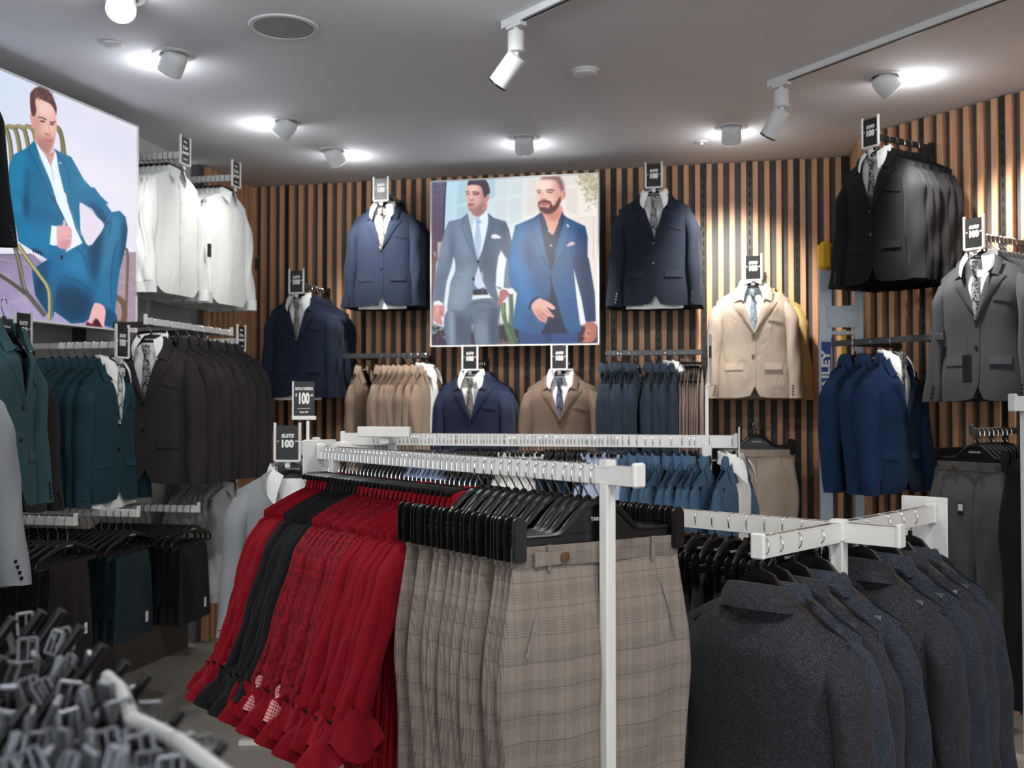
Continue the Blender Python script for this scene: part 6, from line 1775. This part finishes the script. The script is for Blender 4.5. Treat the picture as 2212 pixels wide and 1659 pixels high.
n = 0
for px_, m_ in ((1641, 'birdseye'), (1671, 'birdseye_blue'), (1712, 'birdseye'), (1760, 'birdseye_blue'), (1858, 'birdseye'), (1905, 'birdseye_blue'), (1934, 'birdseye'), (1964, 'birdseye_blue')):
    b = (onrow(px_, Z4, c4, Bd) - c4).dot(Bd)
    hang(jacket_tpl(m_, n % 3, detail=False, depth=0.08), HG_SUIT, q4(b), Bd, 'charcoal textured jacket seen from behind on the four armed rack, %s from the left' % nth(n), 'jacket', 'black coat hanger on the four armed rack, %s from the left' % nth(n),
         'charcoal jackets on the four armed rack', 'coat hangers on the four armed rack', rot=[0.0, 0.05, -0.03, 0.06, 0.02, 0.0, 0.05, -0.02][n], scale=(1.03, 0.95, 1.02), dz=-0.028); n += 1
for i in range(15):
    dd = 0.10 + 0.058 * i
    hang(tr_tpl('birdseye', i % 2, folds=0.004, depth=0.016), HG_CLIP, q4(0, dd), -Dd, 'charcoal textured trousers on the four armed rack, %s from the hub' % nth(i), 'trousers', 'black clip hanger with dark trousers, %s from the hub of the four armed rack' % nth(i),
         'charcoal trousers on the four armed rack', 'clip hangers on the four armed rack', rot=rs.uniform(-0.06, 0.06), scale=(0.95, 0.8, 1))

# middle rack parallel to the back wall
ZM = 1.399; YM = 4.46
ma = onrow(741, ZM, Vector((0, YM, 0)), U); mb = onrow(1590, ZM, Vector((0, YM, 0)), U)
LM = (mb - ma).length
mk = root('clothes_rack', (ma.x, ma.y, 0), math.atan2(U.y, U.x)); tag(mk, 'long white middle rack in front of the back wall, full of hangers', 'rack')
rack_bar(mk, LM, ZM); sx = (onrow(850, ZM, Vector((0, YM, 0)), U) - ma).length; sx2 = (onrow(1527, ZM, Vector((0, YM, 0)), U) - ma).length
for x in (sx, sx2): post(mk, x, 0, ZM - 0.02, 0.04); feet(mk, x, 0, 0.5, math.pi / 2)
g = G(); g.box((LM + 0.012, 0.0, ZM - 0.06), (0.006, 0.13, 0.19), bev=0.002); link('end_panel', g.mesh('end_panel', 'white_metal'), mk)
g = G(); g.box((sx, -0.12, ZM + 0.01), (0.24, 0.03, 0.045), bev=0.002); g.box((sx, -0.06, ZM - 0.02), (0.04, 0.12, 0.04)); link('cross_arm', g.mesh('cross_arm', 'white_metal'), mk)
g = G(); g.box((sx2, 0, ZM + 0.10), (0.014, 0.014, 0.22)); link('sign_stem', g.mesh('sign_stem', 'white_metal'), mk)


def mp(px): return onrow(px, ZM, Vector((0, YM, 0)), U)


groups = [(812, 900, 12, 'black_shirt', 'dark', None), (905, 985, 11, 'blue_shirt', 'pale blue', None), (990, 1090, 15, 'blue_pant', 'petrol', 'tr'), (1095, 1175, 11, 'white_shirt', 'white', None),
          (1180, 1265, 12, 'blue_pant', 'petrol blue', 'tr'), (1270, 1345, 10, 'blue_check_shirt', 'blue checked', None)]
for x0, x1, n, m_, word, kind in groups:
    for i in range(n):
        p = mp(x0 + (x1 - x0) * i / (n - 1) + rs.uniform(-1.5, 1.5))
        if kind == 'tr':
            hang(tr_tpl(m_, i % 2), HG_CLIP, p, U, '%s trousers on the middle rack, %s from the left of its group' % (word, nth(i)), 'trousers', 'black clip hanger of %s trousers on the middle rack, %s from the left' % (word, nth(i)), word + ' trousers on the middle rack', 'clip hangers of the middle rack, ' + word, rot=rs.uniform(-.08, .08), scale=(1, 0.6, 1))
        else:
            hang(shirt_tpl(m_, i % 3, detail=False), HG_SLIM, p, U, '%s shirt on the middle rack, %s from the left of its group' % (word, nth(i)), 'shirt', 'slim black hanger of %s shirts on the middle rack, %s from the left' % (word, nth(i)), word + ' shirts on the middle rack', 'slim hangers of the middle rack, ' + word, rot=rs.uniform(-.08, .08), scale=(1, 0.55, 1))
pxs = [1362, 1378, 1396, 1412, 1428, 1452, 1476, 1492, 1503, 1536, 1585]
for i, px in enumerate(pxs):
    p = mp(px); rr = -0.22 + rs.uniform(-.12, .12)
    hang(jacket_tpl('sky_blue', i % 3, detail=False), HG_SUIT, p, U, 'steel blue jacket on the middle rack, %s from the left' % nth(i), 'jacket', 'black coat hanger of steel blue jackets on the middle rack, %s from the left' % nth(i), 'steel blue jackets on the middle rack', 'coat hangers of the middle rack', rot=rr, scale=(1, 0.55, 1))
    if i == len(pxs) - 1: inst(shirtf('white_shirt'), 'white dress shirt inside the rightmost steel blue jacket', 'shirt', p, face(U) + rr)

# second short rack behind the far end of the front rack, with the light grey suit facing out
tip = tipY(628, 4.22, 1.365)
Fg = Vector((0.02, -1, 0)).normalized()
sk = root('clothes_rack', (tip.x, tip.y, 0), math.atan2(-Fg.y, -Fg.x)); tag(sk, 'white rack behind the front rack carrying the light grey suits and two signs', 'rack')
rack_bar(sk, 0.62, 1.365); post(sk, 0.40, 0, 1.345, 0.036); feet(sk, 0.40, 0, 0.6, math.pi / 2)
g = G(); g.box((0.40, 0, 1.405), (0.012, 0.012, 0.10)); link('sign_stem', g.mesh('sign_stem', 'white_metal'), sk)
g = G(); g.box((0.40, -0.18, 1.335), (0.03, 0.36, 0.05), bev=0.002); link('side_arm', g.mesh('side_arm', 'white_metal'), sk)
for i in range(5):
    p = tip - Fg * (0.04 + 0.06 * i)
    hang(jacket_tpl('light_grey', i % 3, detail=(i == 0)), HG_SUIT, p, Fg, 'pale grey suit jacket behind the red shirts, %s' % ('front one' if i == 0 else nth(i - 1) + ' behind the front one'), 'jacket', 'black coat hanger %s from the front, holding pale grey jackets behind the red shirts' % nth(i), 'pale grey jackets behind the red shirts', 'hangers of the pale grey jackets', rot=0.25 if i == 0 else 0.2, scale=(1.04, 0.9, 1.0))
inst(shirtf('white_shirt'), 'white dress shirt inside the pale grey jacket behind the red shirts', 'shirt', tip - Fg * 0.04, face(Fg) + 0.25, None, (1.25, 1.2, 1.25))
for i in range(6):
    hang(jacket_tpl('light_grey', i % 3, detail=False), HG_SUIT, tip - Fg * (0.42 + 0.045 * (i % 2)) + Vector((0.06 + 0.05 * i, 0.0, 0)), (1, 0, 0), 'pale grey jacket on the side arm behind the red shirts, %s' % nth(i), 'jacket', 'black coat hanger on the side arm behind the front rack, %s' % nth(i), 'pale grey jackets on the side arm', 'coat hangers on the side arm', scale=(1, .6, 1)) if i < 1 else None
o = inst(SUITS, 'large suits price sign above the pale grey jacket behind the red shirts', 'sign', tip + Vector((-0.01, -0.012, 0.005)), -0.04, None, (1.06, 1, 1.0))
g = G(); g.box((0, 0, 0.006), (0.096, 0.003, 0.158)); card_ = g.mesh('sign_card', 'sign_black', False)
g = G(); g.box((0, 0, -0.080), (0.110, 0.020, 0.018), bev=0.002); g.box((-0.051, 0, 0.004), (0.006, 0.012, 0.165)); fr_ = g.mesh('sign_frame', 'white_metal')
g = G(); g.box((0, -0.0022, -0.037), (0.060, 0.0008, 0.0014)); ln_ = g.mesh('sign_rule', 'sign_white', False)
TUX = ('price_sign', [('frame', fr_, None, 'pale holder foot', []), ('card', card_, None, 'black card', [('rule', ln_, None, None)] +
      [('lettering', text_mesh(t, s_2, 'sign_white', sh, 'CENTER', bo, sx), T(x, -0.0023, z), None) for t, s_2, x, z, sh, bo, sx in
       (('SUITS & TUXEDOS', 0.0165, 0, 0.052, 0.0, 0.0006, 0.60), ('$', 0.020, -0.036, 0.022, 0, 0.0006, 0.8), ('100', 0.066, -0.002, 0.006, 0, 0.0030, 0.54), ('OFF', 0.013, 0.036, 0.022, 0, 0.0004, 0.6), ('From $99', 0.013, 0, -0.054, 0, 0.0003, 0.75))])])
o = inst(TUX, 'suits and tuxedos sign standing on a stem in front of the slate navy jacket', 'sign', tipY(657, 4.62, 1.548), 0.0, None, (0.98, 1, 1))
g = G(); g.box((0, 0, 0), (0.075, 0.003, 0.21)); g.box((0, 0, -0.108), (0.09, 0.014, 0.012)); g.box((0, -0.002, 0.03), (0.05, 0.001, 0.05), mat=1)
o = link('sign_holder', g.mesh('sign_holder', ['label_white', 'grey_metal'], False), None, loc=mp(1534) + Vector((0, 0, 0.32)), rz=1.2); tag(o, 'clear upright sign holder edge on above the middle rack beside the waistcoats', 'sign holder')
# white rail end entering at the right edge
e1_ = atY(2188, 868, 3.6)
rr_ = root('clothes_rack', (e1_.x, e1_.y, 0), 0.3); tag(rr_, 'white rack corner entering at the right edge in front of the grey jacket', 'rack')
rack_bar(rr_, 0.8, e1_.z + 0.02); post(rr_, 0.06, 0, e1_.z)

# ladder leaning in the corner
M['ladder_white'] = plain('ladder_side', '#aab4be', 0.4, 0.2); M['ladder_yellow'] = plain('ladder_yellow', '#d9a514', 0.5); M['ladder_blue'] = plain('ladder_blue', '#1d3f86', 0.5); M['alu'] = plain('aluminium', '#8f9498', 0.4, 0.8)
lp = tipY(1812, 5.66, 0)
ld = root('step_ladder', (lp.x - 0.02, lp.y + 0.02, 0), -0.10); tag(ld, 'folded step ladder with yellow top leaning behind the blue jackets', 'ladder')
HL = 2.34
for x in (-0.045, 0.135):
    g = G(); g.box((x, 0, HL / 2), (0.07 if x < 0 else 0.05, 0.03, HL), bev=0.003); link('stile', g.mesh('ladder_stile', 'ladder_white'), ld)
g = G(); g.box((-0.045, 0.0, HL + 0.02), (0.075, 0.10, 0.16), bev=0.02); link('top_cap', g.mesh('ladder_top', 'ladder_yellow'), ld, label='yellow plastic top cap')
for k in range(7):
    g = G(); g.box((0.045, 0.012, 0.25 + 0.28 * k), (0.13, 0.05, 0.02)); link('rung', g.mesh('rung', 'alu', False), ld)
g = G(); g.box((0.045, -0.020, 2.02), (0.165, 0.008, 0.12)); 
for x in (-0.02, 0.11):
    for z in (1.98, 2.06): g.lathe([(0.008, -0.008), (0.008, 0)], c=(x, -0.022, z), axis=(0, 1, 0), n=10)
link('platform_plate', g.mesh('platform_plate', 'alu'), ld, label='riveted plate'); g = G(); g.box((0.055, -0.0, 1.83), (0.022, 0.012, 0.24)); link('spacer', g.mesh('spacer', 'ladder_yellow'), ld, label='yellow strut')
g = G(); g.box((-0.045, -0.0158, 1.70), (0.052, 0.002, 0.36)); link('brand_panel', g.mesh('brand_panel', 'ladder_blue', False), ld, label='blue brand panel')
me = text_mesh('BAILEY', 0.062, 'sign_white', 0, 'CENTER', 0.002, 1.35)
link('lettering', me, ld, mat4=Matrix.Translation((-0.045, -0.0175, 1.70)) @ Matrix.Rotation(-math.pi / 2, 4, 'Y'), label='white brand lettering')

# ------------------------------------------------------------------ foreground belt stand, lower left
tips = [atZ(x, y, 1.25) for x, y in ((92, 1320), (135, 1318), (176, 1353), (224, 1393), (274, 1430), (322, 1456), (395, 1533), (484, 1604))]
bd = (tips[-1] - tips[1]).normalized(); bn = Vector((-bd.y, bd.x, 0))
if bn.x < 0: bn = -bn
bo = tips[4] - bn * 0.10
rz = math.atan2(bd.y, bd.x)
bs = root('belt_stand', (bo.x, bo.y, 0), rz); tag(bs, 'out of focus black and white belt stand with pegs at the lower left corner', 'display stand')
g = G()
for pts in (((232, 1462), (262, 1490), (284, 1545)), ((284, 1552), (330, 1572), (376, 1596)), ((384, 1598), (430, 1632), (520, 1700))):
    g.tube([Matrix.Rotation(-rz, 3, 'Z') @ (atZ(x, y, 1.238) - Vector((bo.x, bo.y, 0))) for x, y in pts], 0.0068, 12)
link('rail', g.mesh('belt_rail', 'white_metal'), bs, label='white rail')
g = G(); g.box((-0.20, -0.22, 0.6), (0.05, 0.05, 1.2)); link('post', g.mesh('stand_post', 'black_metal'), bs); g = G(); g.box((-0.20, -0.22, 0.02), (0.5, 0.5, 0.04), bev=0.006); link('base', g.mesh('stand_base', 'black_metal'), bs)
bmi = bs.matrix_basis.copy()
for i, t in enumerate(tips + [atZ(30, 1336, 1.25), atZ(8, 1420, 1.24), atZ(160, 1440, 1.25), atZ(60, 1520, 1.25)]):
    lv = Matrix.Rotation(-rz, 3, 'Z') @ (t - Vector((bo.x, bo.y, 0))); e = Matrix.Rotation(-rz, 3, 'Z') @ Vector((-0.040, -0.012, 0)); k = t.y
    g = G(); g.tube([(lv.x + e.x * k, lv.y + e.y * k, lv.z - 0.062 * k), (lv.x, lv.y, lv.z)], [0.0040 * k + 0.001, 0.0044 * k + 0.001], 12); link('peg', g.mesh('peg', 'black_plastic'), bs)


def belt_tpl(seed):
    r = np.random.RandomState(seed)
    g = G(); w = 0.017
    path = [(0.0, 0.008, 0.0), (0.0, 0.010, -0.25), (0.0, 0.006, -0.95)]
    g.grid(np.array([[(x, p[1], p[2]) for x in (-w, w)] for p in path])); g.grid(np.array([[(x, p[1] - 0.004, p[2]) for x in (-w, w)] for p in path])); g.grid(np.array([[(s_, p[1] - dy, p[2]) for dy in (0, 0.004)] for p in path for s_ in (w,)]))
    st = g.mesh('belt_strap', 'leather')
    g = G()
    for x in (-0.021, 0.021): g.tube([(x, 0, 0.034), (x, 0, -0.018)], 0.0042, 8)
    for z in (0.034, -0.018): g.tube([(-0.021, 0, z), (0.021, 0, z)], 0.0042, 8)
    g.tube([(0, 0, -0.016), (0.003, -0.004, 0.036)], 0.0026, 8)
    bk = g.mesh('belt_buckle', 'pale_metal')
    g = G(); g.box((0, 0.0, -0.042), (0.042, 0.016, 0.011), bev=0.002); lp_ = g.mesh('belt_loop', 'leather')
    return ('belt', [('strap', st, None, None, []), ('buckle', bk, None, 'polished metal buckle', []), ('keeper', lp_, None, None, [])])


BT = [belt_tpl(i) for i in range(2)]
rs = np.random.RandomState(77); nb = 0
for ir, py in enumerate(range(1345, 1700, 56)):
    ic = 0
    for px in range(-20, 470, 42):
        qx, qy = px + rs.uniform(-11, 11), py + rs.uniform(-16, 16)
        if qy < 1352 + max(0, qx - 95) * 0.80: continue
        p = atZ(qx, qy, 1.215 + rs.uniform(-0.015, 0.015))
        inst(BT[nb % 2], 'blurred black belt with metal buckle, %s from left, %s row from top' % (nth(ic), nth(ir)), 'belt', p, rz + rs.uniform(-0.5, 0.5) + (1.57 if rs.rand() < 0.4 else 0), 'belts on the foreground stand', (0.48, 0.9, 0.55), (rs.uniform(-0.6, 0.3), rs.uniform(-0.25, 0.25)))
        nb += 1; ic += 1
